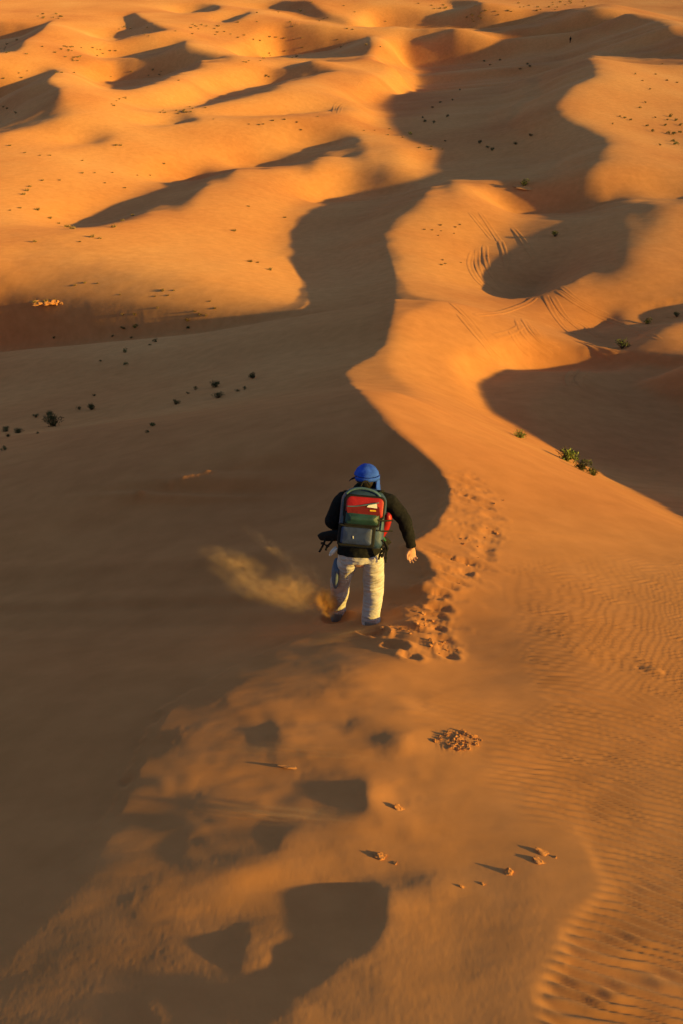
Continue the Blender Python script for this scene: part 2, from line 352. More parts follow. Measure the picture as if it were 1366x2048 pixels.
DRIFT=soft_poly([(640,1290),(820,1300),(880,1400),(860,1500),(840,1650),(860,1800),(760,1960),(640,2120),(200,2120),(260,1900),(300,1700),(330,1500),(440,1380)],45)
CRUMB=[(912,1484,.24,.028),(868,1292,.18,.022),(845,1250,.13,.018),(905,1302,.14,.018),(1260,1335,.1,.0)]
def ripple(X,Y):
    w=.17*fbm(X*.5+3,Y*.5,2)+.06*fbm(X*2.2,Y*3.0,2)
    ph=(Y+.16*X+.03*X*X+w*.62)/.118
    f=ph-np.floor(ph)
    prof=np.where(f<.58,f/.58,(1-f)/.42)          # gentle stoss, steep lee
    return sm(prof)-.5, ph
def detail(X,Y,Z):
    px,py=proj(X,Y,Z); r=np.hypot(X,Y); near=(Y>.3)&(r<30)
    out=np.zeros_like(Z)
    # broad undulation everywhere, in proportion to distance
    out+=.028*fbm(X*.22,Y*.22,3)*ramp(r,28,60)
    x,y,p,q,rr=X[near],Y[near],px[near],py[near],r[near]
    k=msoft(RIP,p,q); rp,_=ripple(x,y)
    amp=(.034+.011*vn(x*.8,y*.8))*(1+.4*(1-ramp(rr,4,8)))*(.35+.65*ramp(p,850,1150))*(1-ramp(rr,11,17)*.6)
    o=k*rp*amp
    p2=p+20*vn(x*3.0,y*3.0)+7*np.abs(vn(x*6,y*6)); s=msoft(SHEET,p2,q); sr=ramp(p,900,1080); o+=sr*s*.016
    o+=(1-k)*.0022*fbm(x*2.2,y*3.4,2)
    o+=.0006*fbm(x*26,y*26,2)*(1-ramp(rr,5,8))*(1-k*.6)
    st=msoft(STREAK,p,q); uu=x*UX+y*UY; vv=x*VX+y*VY
    o+=st*.024*fbm(uu*.8+4,vv*4.2+.3*vn(uu*2,vv*2),3)
    for fx,fy,L,D,A_ in DX:
        if rr.size==0: break
        q_=np.nonzero((np.abs(x-fx)<L*1.6)&(np.abs(y-fy)<L*1.6))[0]
        if len(q_)==0: continue
        xx=x[q_]; yy=y[q_]
        a=(xx-fx)*UX+(yy-fy)*UY; b=(xx-fx)*VX+(yy-fy)*VY
        b=b+.05*L*vn(a*6+fx,fy+a*0); wgl=1+.3*vn(xx*14+fx*9,yy*14)
        d2=(a/(L*.62))**2+(b/(L*A_))**2
        c=np.exp(-np.minimum(d2*1.3*wgl,9)**1.5)
        rim=np.exp(-((np.sqrt(d2)-1.35)/.35)**2)*wgl
        o[q_]+=-D*c+.32*D*rim*(b<L*.6)+.12*abs(D)*c*vn(xx*30,yy*30)
    dr=msoft(DRIFT,p,q); uu=x*UX+y*UY; vv=x*VX+y*VY; n_=fbm(uu*1.1+.35*vn(vv*2,uu*2)+3,vv*2.7+1,2); n_=np.where(n_>0,n_,n_*.5)
    o+=dr*.013*n_
    o-=.62*msoft(HD,p+14*vn(x*1.8+7,y*1.8),q+9*vn(x*1.8,y*1.8+9))*(1+.25*vn(x*2.5,y*2.5))
    for fx,fy,Rr,A in SC_:
        Rr=Rr*1.35; A=A*.42
        q_=np.nonzero((np.abs(x-fx)<Rr*6.5)&(np.abs(y-fy)<Rr*6.5))[0]
        if len(q_)==0: continue
        xx=x[q_]; yy=y[q_]; a=((xx-fx)*UX+(yy-fy)*UY)/Rr; b=((xx-fx)*VX+(yy-fy)*VY)/(Rr*.9)
        a=a+.40*b*b+.22*vn(xx*5+fx,yy*5)+.08*vn(xx*15,yy*15)
        f=np.where(a<0,np.exp(-(np.abs(a)/1.9)**1.6),np.exp(-(a/.68)**2))
        o[q_]+=A*f*np.exp(-(b*(1+.1*vn(xx*7,yy*7)))**2)
    for fx,fy,Rr,A in MD_:
        a=((x-fx)*UX+(y-fy)*UY)/(Rr*1.25); b=((x-fx)*VX+(y-fy)*VY)/(Rr*.8); d=np.hypot(a,b)*(1+.12*vn(x*6,y*6)); o+=A*np.exp(-d**3)
    for fx,fy,Rr,A in CX_:
        d=np.hypot(x-fx,(y-fy)*1.0)/Rr
        c=np.exp(-d**4*1.0)
        lump=np.abs(fbm(x*17+2,y*17,3))
        o+=A*c*(.5+lump*.5)-.0*c
    out[near]+=o
    return out
def H(X,Y):
    Z=Hbase(X,Y); return Z+detail(np.asarray(X,float),np.asarray(Y,float),Z)
def cast(pts,hf=None,rmax=620):
    hf=hf or Hbase
    p=np.array(pts,float); r,ry,rz=ray(p[:,0],p[:,1]); n=np.hypot(r,ry)
    R=np.exp(np.linspace(math.log(1.2),math.log(rmax),1400)); X=(r/n)[:,None]*R; Y=(ry/n)[:,None]*R
    D=(rz/n)[:,None]*R-hf(X,Y); hit=(D<=0).argmax(1); hit=np.where((D<=0).any(1),hit,len(R)-1); hit=np.maximum(hit,1)
    i=np.arange(len(p)); a=D[i,hit-1]; b=D[i,hit]; t=np.clip(a/np.maximum(a-b,1e-9),0,1)
    rr=R[hit-1]+(R[hit]-R[hit-1])*t
    x=r/n*rr; y=ry/n*rr
    return x,y
CX_=[]; MD_=[]; SC_=[]
_fx,_fy=cast([f[:2] for f in FEET]); _DX=[(x,y,L,D,A) for x,y,(_,_,L,D,A) in zip(_fx,_fy,FEET)]
_fx,_fy=cast([(a,b) for a,b,_,_ in CRUMB]); _CX=[(x,y,L,D) for x,y,(_,_,L,D) in zip(_fx,_fy,CRUMB)]
DX=_DX; CX_=_CX
SCAL=[(560,1482,.30,.045),(815,1487,.30,.045),(660,1388,.26,.030),(748,1592,.26,.065),(775,1806,.20,.070),(872,1768,.16,.035),(705,1347,.26,.028),(550,1300,.30,.026),(575,1672,.24,.040),(430,1600,.24,.030),(720,1446,.26,.028),(500,1905,.18,.045),(868,1398,.20,.016),(635,1545,.24,.032),(640,1300,.26,.025),(470,1385,.28,.028),(700,1700,.18,.022),(820,1660,.18,.018),(380,1475,.28,.030),(300,1790,.24,.030),(620,1790,.16,.018),(760,1950,.16,.02),(800,1285,.24,.03),(690,1518,.18,.014)]
_fx,_fy=cast([(a,b) for a,b,_,_ in SCAL]); SC_=[(x,y,r,h) for x,y,(_,_,r,h) in zip(_fx,_fy,SCAL)]
MOUND=[(930,1215,.25,.01),(1000,1500,.3,.01)]
_fx,_fy=cast([(a,b) for a,b,_,_ in MOUND]); MD_=[(x,y,r,h) for x,y,(_,_,r,h) in zip(_fx,_fy,MOUND)]
print('terrain solved',round(time.time()-T0,1))
# ---- vertex sheet: rows march away from the viewpoint, columns fan out
rows=[-30,-22,-16,-12,-9,-7,-5.5,-4.5,-3.8,-3.2,-2.6,-2.2,-1.8,-1.4,-1.1,-.8,-.5,-.2,0,.2,.4,.6,.75,.88]
y=1.0
while y<430:
    rows.append(y); y+=max(.0068,math.hypot(y,1.7+y*.25)*.0040)
while y<2600: rows.append(y); y*=1.035
rows=np.array(rows)
cin=np.linspace(-.40,.40,980)
edge=.40+np.cumsum(np.linspace(.0012,.02,95))
cols=np.concatenate([-edge[::-1],cin,edge])
zc=Hbase(np.zeros(len(rows)),np.clip(rows,-3,450))
dc=np.maximum(rows*cp-zc*sp,1.9)
GX=cols[None,:]*dc[:,None]; GY=np.repeat(rows[:,None],len(cols),1)
GZ=Hbase(GX,np.maximum(GY,-4.0)); GZ+=detail(GX,GY,GZ)
# beyond the solved field: rolling dunes to the horizon
far_=ramp(GY,430,620); 
dn=14*fbm(GX*.006+5,GY*.009,4)*1.0-44
GZ=GZ*(1-far_)+dn*far_
side=ramp(np.abs(GX),190,260); GZ=GZ*(1-side)+(12*fbm(GX*.008,GY*.01,4)-42)*side
bk=ramp(-GY,4,20); GZ=GZ+bk*(-4.0)
def grid_mesh(name,X,Y,Z):
    nr,nc=X.shape; me=bpy.data.meshes.new(name)
    v=np.stack([X,Y,Z],2).reshape(-1,3).astype(np.float32)
    idx=np.arange(nr*nc,dtype=np.int32).reshape(nr,nc)
    f=np.stack([idx[:-1,:-1],idx[:-1,1:],idx[1:,1:],idx[1:,:-1]],2).reshape(-1)
    me.vertices.add(len(v)); me.vertices.foreach_set('co',v.ravel())
    n=(nr-1)*(nc-1); me.loops.add(n*4); me.loops.foreach_set('vertex_index',f)
    me.polygons.add(n); me.polygons.foreach_set('loop_start',np.arange(n,dtype=np.int32)*4)
    me.polygons.foreach_set('use_smooth',np.ones(n,bool)); me.update(calc_edges=True)
    return me
# ---------------- node helpers ----------------
def mat(name):
    m=bpy.data.materials.new(name); m.use_nodes=True; nt=m.node_tree; nt.nodes.clear()
    out=nt.nodes.new('ShaderNodeOutputMaterial'); b=nt.nodes.new('ShaderNodeBsdfPrincipled')
    nt.links.new(b.outputs[0],out.inputs[0]); return m,nt,b,out
def N(nt,t,**k):
    n=nt.nodes.new(t)
    for a,v in k.items():
        if a.startswith('i_'):
            n.inputs[a[2:].replace('_',' ')].default_value=v
        else: setattr(n,a,v)
    return n
def L(nt,a,b): nt.links.new(a,b)
def rampn(nt,src,stops):
    r=nt.nodes.new('ShaderNodeValToRGB'); e=r.color_ramp.elements
    while len(e)<len(stops): e.new(.5)
    for k,(p,c) in zip(e,stops): k.position=p; k.color=(*c,1) if len(c)==3 else c
    L(nt,src,r.inputs[0]); return r
SAND,nt,b,_=mat('sand')
tc=N(nt,'ShaderNodeTexCoord')
n1=N(nt,'ShaderNodeTexNoise',i_Scale=.045,i_Detail=5.0,i_Roughness=.55); L(nt,tc.outputs['Object'],n1.inputs['Vector'])
n2=N(nt,'ShaderNodeTexNoise',i_Scale=1.3,i_Detail=6.0,i_Roughness=.6); L(nt,tc.outputs['Object'],n2.inputs['Vector'])
c1=rampn(nt,n1.outputs[0],[(.30,(.50,.196,.070)),(.5,(.59,.262,.094)),(.72,(.64,.315,.122))])
c2=rampn(nt,n2.outputs[0],[(.3,(.90,.89,.88)),(.7,(1.06,1.07,1.1))])
mx=N(nt,'ShaderNodeMix',data_type='RGBA',blend_type='MULTIPLY'); mx.inputs[0].default_value=1
L(nt,c1.outputs[0],mx.inputs[6]); L(nt,c2.outputs[0],mx.inputs[7])
n3=N(nt,'ShaderNodeTexNoise',i_Scale=900.0,i_Detail=2.0); L(nt,tc.outputs['Object'],n3.inputs['Vector'])
c3=rampn(nt,n3.outputs[0],[(.3,(.80,.78,.75)),(.7,(1.15,1.17,1.2))])
mx2=N(nt,'ShaderNodeMix',data_type='RGBA',blend_type='MULTIPLY'); mx2.inputs[0].default_value=.8
L(nt,mx.outputs[2],mx2.inputs[6]); L(nt,c3.outputs[0],mx2.inputs[7]); L(nt,mx2.outputs[2],b.inputs['Base Color'])
b.inputs['Roughness'].default_value=.95; b.inputs['Specular IOR Level'].default_value=.1
try: b.inputs['Diffuse Roughness'].default_value=.6
except Exception: pass
nb=N(nt,'ShaderNodeTexNoise',i_Scale=1.1,i_Detail=3.0,i_Roughness=.62); 
mp=N(nt,'ShaderNodeMapping'); mp.inputs['Scale'].default_value=(.7,1.6,1); mp.inputs['Rotation'].default_value=(0,0,.35)
L(nt,tc.outputs['Object'],mp.inputs[0]); L(nt,mp.outputs[0],nb.inputs['Vector'])
bp=N(nt,'ShaderNodeBump',i_Strength=.14,i_Distance=.03); L(nt,nb.outputs[0],bp.inputs['Height'])
nb2=N(nt,'ShaderNodeTexNoise',i_Scale=160.0,i_Detail=3.0); L(nt,tc.outputs['Object'],nb2.inputs['Vector'])
bp2=N(nt,'ShaderNodeBump',i_Strength=.35,i_Distance=.002); L(nt,nb2.outputs[0],bp2.inputs['Height']); nf=N(nt,'ShaderNodeTexNoise',i_Scale=.22,i_Detail=4.5,i_Roughness=.6); L(nt,mp.outputs[0],nf.inputs['Vector']); bf=N(nt,'ShaderNodeBump',i_Strength=.5,i_Distance=.16); L(nt,nf.outputs[0],bf.inputs['Height']); L(nt,bp.outputs[0],bf.inputs['Normal']); L(nt,bf.outputs[0],bp2.inputs['Normal']); L(nt,bp2.outputs[0],b.inputs['Normal'])
me=grid_mesh('dune_sand',GX,GY,GZ); me.materials.append(SAND)
ground=bpy.data.objects.new('ground',me); COL.objects.link(ground); ground['kind']='structure'
print('ground verts',len(me.vertices),round(time.time()-T0,1))

# ================= helpers for made things =================
def smat(name,col,rough=.8,nscale=30.,namp=.12,bump=0.,bscale=60.,spec=.2,metal=0):
    m,nt,b,_=mat(name); tc=N(nt,'ShaderNodeTexCoord')
    n=N(nt,'ShaderNodeTexNoise',i_Scale=nscale,i_Detail=4.0); L(nt,tc.outputs['Object'],n.inputs['Vector'])
    lo=tuple(max(0,c*(1-namp)) for c in col); hi=tuple(c*(1+namp) for c in col)
    r=rampn(nt,n.outputs[0],[(.3,lo),(.7,hi)]); L(nt,r.outputs[0],b.inputs['Base Color'])
    b.inputs['Roughness'].default_value=rough; b.inputs['Specular IOR Level'].default_value=spec; b.inputs['Metallic'].default_value=metal
    if bump:
        n2=N(nt,'ShaderNodeTexNoise',i_Scale=bscale,i_Detail=5.0); L(nt,tc.outputs['Object'],n2.inputs['Vector'])
        bp=N(nt,'ShaderNodeBump',i_Strength=bump,i_Distance=.01); L(nt,n2.outputs[0],bp.inputs['Height']); L(nt,bp.outputs[0],b.inputs['Normal'])
    return m
def tag(o,label=None,cat=None,group=None,kind=None):
    if label: o['label']=label
    if cat: o['category']=cat
    if group: o['group']=group
    if kind: o['kind']=kind
    return o
def empty(name,loc): 
    o=bpy.data.objects.new(name,None); o.empty_display_size=.2; COL.objects.link(o); o.location=loc; return o
def mesh_obj(name,bm,m,parent=None,smooth=True,loc=None):
    me=bpy.data.meshes.new(name); bmesh.ops.recalc_face_normals(bm,faces=bm.faces); bm.to_mesh(me); bm.free()
    for p in me.polygons: p.use_smooth=smooth
    for q in (m if isinstance(m,(list,tuple)) else [m]): me.materials.append(q)
    o=bpy.data.objects.new(name,me); COL.objects.link(o)
    if parent: o.parent=parent
    if loc is not None: o.location=loc
    return o
def crv(P,n):
    """Catmull-Rom through rows of numbers"""
    P=[P[0]]+list(P)+[P[-1]]; P=np.array(P,float); out=[]
    for i in range(1,len(P)-2):
        for k in range(n):
            t=k/n; a,b,c,d=P[i-1:i+3]
            out.append(.5*((2*b)+(c-a)*t+(2*a-5*b+4*c-d)*t*t+(3*b-a-3*c+d)*t**3))
    out.append(P[-2]); return np.array(out)
def loft(bm,rows,seg=20,sub=5,side=Vector((1,0,0)),wob=None,mi=0):
    """rows: x,y,z,ra,rb ; closed tube with elliptical rings; ra along 'side'"""
    R=crv(rows,sub); rings=[]
    for i,r in enumerate(R):
        p=Vector(r[:3]); q=Vector(R[min(i+1,len(R)-1)][:3])-Vector(R[max(i-1,0)][:3]); q.normalize()
        a=(side-q*side.dot(q)).normalized(); b=q.cross(a)
        ring=[]
        for k in range(seg):
            th=2*math.pi*k/seg; w=1+(wob(i/len(R),th) if wob else 0)
            ring.append(bm.verts.new(p+a*math.cos(th)*r[3]*w+b*math.sin(th)*r[4]*w))
        rings.append(ring)
    for A,B in zip(rings,rings[1:]):
        for k in range(seg):
            f=bm.faces.new((A[k],A[(k+1)%seg],B[(k+1)%seg],B[k])); f.material_index=mi
    for A in (rings[0],rings[-1][::-1]):
        f=bm.faces.new(A[::-1]); f.material_index=mi
    return rings
def ball(bm,c,r,rot=None,seg=20):
    m=Matrix.Translation(c)@(rot or Matrix.Identity(4))@Matrix.Diagonal((*r,1))
    return bmesh.ops.create_uvsphere(bm,u_segments=seg,v_segments=seg//2+2,radius=1,matrix=m)['verts']
def remesh(o,vox,smooth=3,fac=.5):
    r=o.modifiers.new('union','REMESH'); r.mode='VOXEL'; r.voxel_size=vox; r.use_smooth_shade=True
    if smooth:
        s=o.modifiers.new('smooth','SMOOTH'); s.iterations=smooth; s.factor=fac
def folds(o,scale,strength,seedloc=(0,0,0)):
    t=bpy.data.textures.new('cloth_folds','CLOUDS'); t.noise_scale=scale; t.noise_depth=2
    d=o.modifiers.new('folds','DISPLACE'); d.texture=t; d.strength=strength; d.mid_level=.5; d.texture_coords='LOCAL'
def rbox(bm,c,s,r,fr=None,seg=4,mi=0,bulge=0.,taper=0.,subd=5):
    """rounded box at c (in frame fr), size s"""
    t=bmesh.new(); bmesh.ops.create_cube(t,size=1)
    for v in t.verts: v.co=Vector((v.co.x*s[0],v.co.y*s[1],v.co.z*s[2]))
    bmesh.ops.bevel(t,geom=t.edges[:],offset=r,segments=seg,profile=.5,affect='EDGES')
    bmesh.ops.subdivide_edges(t,edges=[e for e in t.edges if e.calc_length()>min(s)*.5],cuts=subd,use_grid_fill=True)
    for v in t.verts:
        x,y=v.co.x/(s[0]/2),v.co.y/(s[1]/2)
        if bulge and v.co.z>0: v.co.z+=bulge*max(0,1-x*x)*max(0,1-y*y)
        if taper: v.co.x*=1-taper*y
    M=(fr or Matrix.Identity(4))@Matrix.Translation(c)
    vm={}
    for v in t.verts: vm[v]=bm.verts.new(M@v.co)
    for f in t.faces:
        try:
            g=bm.faces.new([vm[v] for v in f.verts]); g.material_index=mi
        except ValueError: pass
    t.free()
def ribbon(bm,pts,w,th,up=Vector((0,0,1)),sub=6):
    R=crv(pts,sub); rings=[]
    for i,r in enumerate(R):
        p=Vector(r[:3]); q=(Vector(R[min(i+1,len(R)-1)][:3])-Vector(R[max(i-1,0)][:3])).normalized()
        a=q.cross(up); a=a.normalized() if a.length>1e-4 else Vector((1,0,0)); b=a.cross(q)
        rings.append([bm.verts.new(p+a*w/2*x+b*th/2*y) for x,y in ((-1,-1),(1,-1),(1,1),(-1,1))])
    for A,B in zip(rings,rings[1:]):
        for k in range(4): bm.faces.new((A[k],A[(k+1)%4],B[(k+1)%4],B[k]))
    bm.faces.new(rings[0][::-1]); bm.faces.new(rings[-1])
# ================= the hiker =================
_px,_py=cast([(722,1247)],H,rmax=30); HX,HY=float(_px[0]),float(_py[0]); HZ=float(H(np.array([HX]),np.array([HY]))[0])
SC=234*(HY*cp-HZ*sp)/F
print('hiker at',HX,HY,HZ,'scale',SC)
def P(px,py,y): return Vector(((px-722)/234,y,((1258-py)/234-.643*y)/.766))
SKIN=smat('skin',(.50,.27,.18),.55,nscale=25,namp=.08,bump=.1,bscale=90)
HAIR=smat('dark_hair',(.025,.018,.013),.6,nscale=200,namp=.4,bump=.6,bscale=300)
BLACK=smat('black_fleece',(.012,.012,.013),.95,nscale=40,namp=.3,bump=.35,bscale=40,spec=.08)
CREAM=smat('cream_cotton',(.47,.43,.43),.9,nscale=14,namp=.10,bump=.3,bscale=45,spec=.1)
BLUE=smat('blue_cloth',(.03,.085,.50),.95,nscale=20,namp=.2,bump=.4,bscale=60,spec=.03)
nt=CREAM.node_tree; b=[n for n in nt.nodes if n.type=='BSDF_PRINCIPLED'][0]; tc=[n for n in nt.nodes if n.type=='TEX_COORD'][0]
mp=N(nt,'ShaderNodeMapping'); mp.inputs['Scale'].default_value=(1.2,1.2,2.4); mp.inputs['Rotation'].default_value=(0,.35,.2); L(nt,tc.outputs['Object'],mp.inputs[0])
wv=N(nt,'ShaderNodeTexWave',wave_type='BANDS',bands_direction='Z'); wv.inputs['Scale'].default_value=2.6; wv.inputs['Distortion'].default_value=9; wv.inputs['Detail'].default_value=3; wv.inputs['Detail Scale'].default_value=1.6; L(nt,mp.outputs[0],wv.inputs['Vector'])
bp=N(nt,'ShaderNodeBump',i_Strength=.55,i_Distance=.02); L(nt,wv.outputs['Fac'],bp.inputs['Height'])
old=b.inputs['Normal'].links[0].from_node; L(nt,bp.outputs[0],old.inputs['Normal'])
hiker=empty('person',(HX,HY,HZ)); hiker.scale=(SC*.96,SC*.92,SC*.885)
tag(hiker,'hiker in blue cap, black jacket and cream trousers striding down the dune crest','person')
fwd=Vector((.06,1,-.28)).normalized()
headc=P(731,952,.33)
# -- body: one continuous surface
bm=bmesh.new()
pel=P(718,1108,.03); bel=P(720,1055,.10); che=P(724,1008,.19); nek=P(728,988,.26)
loft(bm,[(*(pel-Vector((0,0,.10))),.10,.08),(*pel,.155,.11),(*bel,.14,.10),(*che,.165,.11),(*(che+Vector((0,.03,.05))),.13,.08),(*nek,.062,.062),(*(headc+Vector((0,-.01,-.06))),.058,.062)],seg=24)
ball(bm,headc+Vector((0,.0,.015)),(.076,.094,.098),Matrix.Rotation(-.35,4,'X'))            # skull
ball(bm,headc+fwd*.045+Vector((0,0,-.055)),(.055,.06,.062),Matrix.Rotation(-.35,4,'X'))    # jaw
fc=headc+fwd*.098
loft(bm,[(*(fc+Vector((0,-.012,.015))),.008,.008),(*(fc+Vector((0,.008,-.012))),.011,.012),(*(fc+Vector((0,.018,-.028))),.014,.012),(*(fc+Vector((0,.0,-.034))),.010,.008)],seg=10,sub=3) # nose
for s in (-1,1):
    ball(bm,headc+Vector((s*.077,.0,-.012)),(.010,.020,.032),Matrix.Rotation(s*.25,4,'Z'),12)   # ears
    ball(bm,fc+Vector((s*.032,-.012,.004)),(.017,.010,.010),None,10)                              # eyelids
ball(bm,fc+Vector((0,-.006,-.058)),(.026,.012,.009),None,10)                                       # lips
shL,shR=P(686,996,.21),P(770,998,.21)
elL,elR=P(664,1042,.14),P(806,1042,.12)
wrL,wrR=P(690,1060,.40),P(822,1096,.09)
for a,b_,c in ((shL,elL,wrL),(shR,elR,wrR)):
    loft(bm,[(*a,.058,.058),(*((a+b_)/2),.050,.050),(*b_,.042,.042),(*((b_+c)/2),.036,.036),(*c,.024,.028)],seg=14)
hipL,hipR=P(698,1112,.03),P(743,1112,.02)
knL,knR=P(679,1166,.24),P(747,1180,.05)
anL,anR=P(671,1222,.31),P(742,1248,.0)
for a,b_,c in ((hipL,knL,anL),(hipR,knR,anR)):
    loft(bm,[(*a,.085,.085),(*((a+b_)/2),.075,.075),(*b_,.055,.055),(*((b_+c)/2),.052,.052),(*c,.036,.038)],seg=16)
    loft(bm,[(*(c+Vector((0,-.05,-.05))),.032,.03),(*(c+Vector((0,.02,-.03))),.042,.045),(*(c+Vector((0,.12,-.07))),.045,.03),(*(c+Vector((0,.19,-.10))),.035,.018)],seg=12)
def hand(w,d,out,up,curl,mir):
    """w wrist, d pointing direction, out = thumb side, up = back of the hand"""
    d=d.normalized(); out=(out-d*out.dot(d)).normalized(); up=d.cross(out)*mir
    k=w+d*.085
    loft(bm,[(*w,.024,.020),(*(w+d*.03),.034,.017),(*(w+d*.07),.041,.015),(*(w+d*.092),.039,.012)],seg=14,side=out,sub=3)
    for i,(o,l,c) in enumerate(((.031,.068,.55),(.0105,.078,.75),(-.0105,.072,.95),(-.030,.056,1.1))):
        b0=k+out*o; ang=0; pts=[(*b0,.0092,.0092)]; p=b0
        for j,sg in enumerate((.45,.32,.25)):
            ang+=c*curl*(.5+.25*j); dd=d*math.cos(ang)-up*math.sin(ang)+out*o*1.2
            p=p+dd.normalized()*l*sg; pts.append((*p,.0088-.0011*j,.0085-.0011*j))
        loft(bm,pts,seg=8,side=out,sub=3)
    t0=w+d*.028+out*.026
    t1=t0+(d*.6+out*.75-up*.35).normalized()*.036; t2=t1+(d*.85+out*.25-up*.5).normalized()*.030; t3=t2+(d*.95-up*.45).normalized()*.022
    loft(bm,[(*t0,.014,.013),(*t1,.0115,.011),(*t2,.0100,.0095),(*t3,.0078,.0075)],seg=8,side=up,sub=3)
hand(wrR,Vector((.03,-.02,-1)),Vector((-.85,-.45,0)),None,.95,1)
hand(wrL,(wrL-elL),Vector((.3,0,1)),None,1.1,-1)
body=mesh_obj('body',bm,SKIN,hiker); remesh(body,.0045,2)
for s in (-1,1):     # eyes
    bm=bmesh.new(); ball(bm,fc+Vector((s*.032,-.006,.002)),(.010,.008,.007),None,10)
    mesh_obj('eye',bm,HAIR,hiker)
bm=bmesh.new()
ball(bm,headc+Vector((0,-.018,.010)),(.082,.088,.100),Matrix.Rotation(-.2,4,'X'))
ball(bm,headc+Vector((0,-.045,-.055)),(.058,.05,.05))
hair=mesh_obj('hair',bm,HAIR,hiker); remesh(hair,.008,3)
# -- jacket
bm=bmesh.new()
hem=P(717,1110,.02)
loft(bm,[(*hem,.192,.145),(*P(718,1085,.06),.182,.140),(*bel,.172,.13),(*P(722,1030,.14),.185,.13),(*che,.195,.128),(*P(727,992,.235),.165,.10),(*P(728,982,.27),.088,.075),(*P(729,972,.285),.070,.068)],seg=32)
for a,b_,c,sgn in ((shL,elL,wrL,-1),(shR,elR,wrR,1)):
    ins=Vector((-sgn*.06,0,.0))
    m1=(a+b_)/2+Vector((sgn*.012,0,.0)); m2=(b_+c)/2; dn=(c-b_).normalized()
    loft(bm,[(*(a+ins),.070,.080),(*(a+Vector((0,0,-.01))),.078,.080),(*m1,.070,.072),(*b_,.062,.064),(*(b_+(c-b_)*.25),.058,.060),(*m2,.052,.055),(*(c-dn*.045),.044,.048),(*(c-dn*.022),.046,.048),(*(c-dn*.008),.040,.042)],seg=22,
         wob=lambda t,th,s=sgn:.05*math.sin(t*34+2*math.sin(th+s))*(0.4+.6*abs(math.sin(t*3.1))))
jacket=mesh_obj('jacket',bm,BLACK,hiker); remesh(jacket,.009,2); folds(jacket,.09,.022)
# -- trousers
bm=bmesh.new()
loft(bm,[(*P(718,1094,.05),.170,.125),(*P(718,1108,.03),.182,.135),(*P(719,1119,.02),.180,.132)],seg=28)
def wl(sd):
    return lambda t,th:.05*math.sin(t*38+2.2*math.sin(th*2+sd))*(.25+t)*abs(math.sin(t*2.7+sd))+.03*math.sin(th*3+t*9+sd)
loft(bm,[(*P(699,1102,.03),.088,.120),(*P(696,1118,.05),.096,.122),(*P(690,1135,.10),.090,.104),(*knL,.086,.090),(*P(678,1190,.26),.078,.082),(*P(673,1212,.29),.074,.078),(*P(671,1232,.31),.080,.080)],seg=24,wob=wl(1))
loft(bm,[(*P(741,1102,.02),.088,.120),(*P(743,1120,.02),.098,.120),(*P(745,1140,.03),.094,.106),(*P(746,1172,.05),.092,.094),(*P(747,1195,.04),.086,.088),(*P(744,1228,.01),.080,.084),(*P(743,1258,.0),.086,.086)],seg=24,wob=wl(4))
tr=mesh_obj('trousers',bm,CREAM,hiker); remesh(tr,.009,1); folds(tr,.14,.018)
# blue-grey patch set over the left thigh
GREYB=smat('grey_blue_patch',(.10,.13,.20),.85,bump=.3)
bm=bmesh.new()
loft(bm,[(*P(672,1131,.06),.030,.075),(*P(670,1143,.10),.036,.088),(*P(669,1156,.14),.036,.086),(*P(669,1168,.17),.026,.070)],seg=18)
mesh_obj('thigh_patch',bm,GREYB,hiker)
# -- boots, mostly sunk in the sand
BOOT=smat('grey_boot',(.16,.155,.15),.8,bump=.3)
for c in (anL-Vector((0,0,.05)),anR-Vector((0,0,.03))):
    bm=bmesh.new()
    loft(bm,[(*(c+Vector((0,-.02,.05))),.066,.072),(*(c+Vector((0,-.015,.0))),.068,.078),(*(c+Vector((0,.0,-.05))),.060,.095)],seg=20)
    loft(bm,[(*(c+Vector((0,-.085,-.06))),.045,.045),(*(c+Vector((0,.0,-.055))),.058,.055),(*(c+Vector((0,.13,-.09))),.056,.042),(*(c+Vector((0,.21,-.12))),.042,.028)],seg=16)
    o=mesh_obj('boot',bm,BOOT,hiker); remesh(o,.009,2)
# -- cap with neck flap
bm=bmesh.new()
cc=headc+Vector((0,-.002,.022)); R0=Matrix.Rotation(-.30,4,'X')
rings=[]
for i in range(15):
    t=i/14*1.42; ring=[]
    for k in range(36):
        th=2*math.pi*k/36; w=1+.018*math.sin(3*th+4*t)+.010*math.sin(7*th)
        v=Vector((math.cos(th)*math.sin(t)*.106*w,math.sin(th)*math.sin(t)*.124*w,math.cos(t)*.114))
        ring.append(bm.verts.new(cc+(R0@v)) if i else None)
    if i==0: top=bm.verts.new(cc+R0@Vector((0,0,.115))); ring=None
    rings.append(ring)
for k in range(36): bm.faces.new((top,rings[1][k],rings[1][(k+1)%36]))
for A,B in zip(rings[1:],rings[2:]):
    for k in range(36): bm.faces.new((A[k],B[k],B[(k+1)%36],A[(k+1)%36]))
cap=mesh_obj('cap',bm,BLUE,hiker); folds(cap,.06,.016); so_=cap.modifiers.new('cloth','SOLIDIFY'); so_.thickness=.006
bm=bmesh.new()     # stiff band at the back and the loose flap on the right
pts=[]
for k in range(15):
    a=math.radians(-150+k*11); pts.append((*(cc+R0@Vector((math.cos(a)*.109,math.sin(a)*.127,-.004))),0))
ribbon(bm,pts,.007,.036)
mesh_obj('cap_band',bm,BLUE,cap)
bm=bmesh.new(); gr=[]
for i in range(9):
    row=[]
    for k in range(9):
        a=math.radians(-42+k*9.5); dz=-i*.0165; fl=.004*math.sin(k*1.9+i*.8)+.012*(i/8)
        row.append(bm.verts.new(cc+R0@Vector((math.cos(a)*(.108+fl)-.004*i/8,math.sin(a)*(.122+fl),dz-.004*(k%2)))))
    gr.append(row)
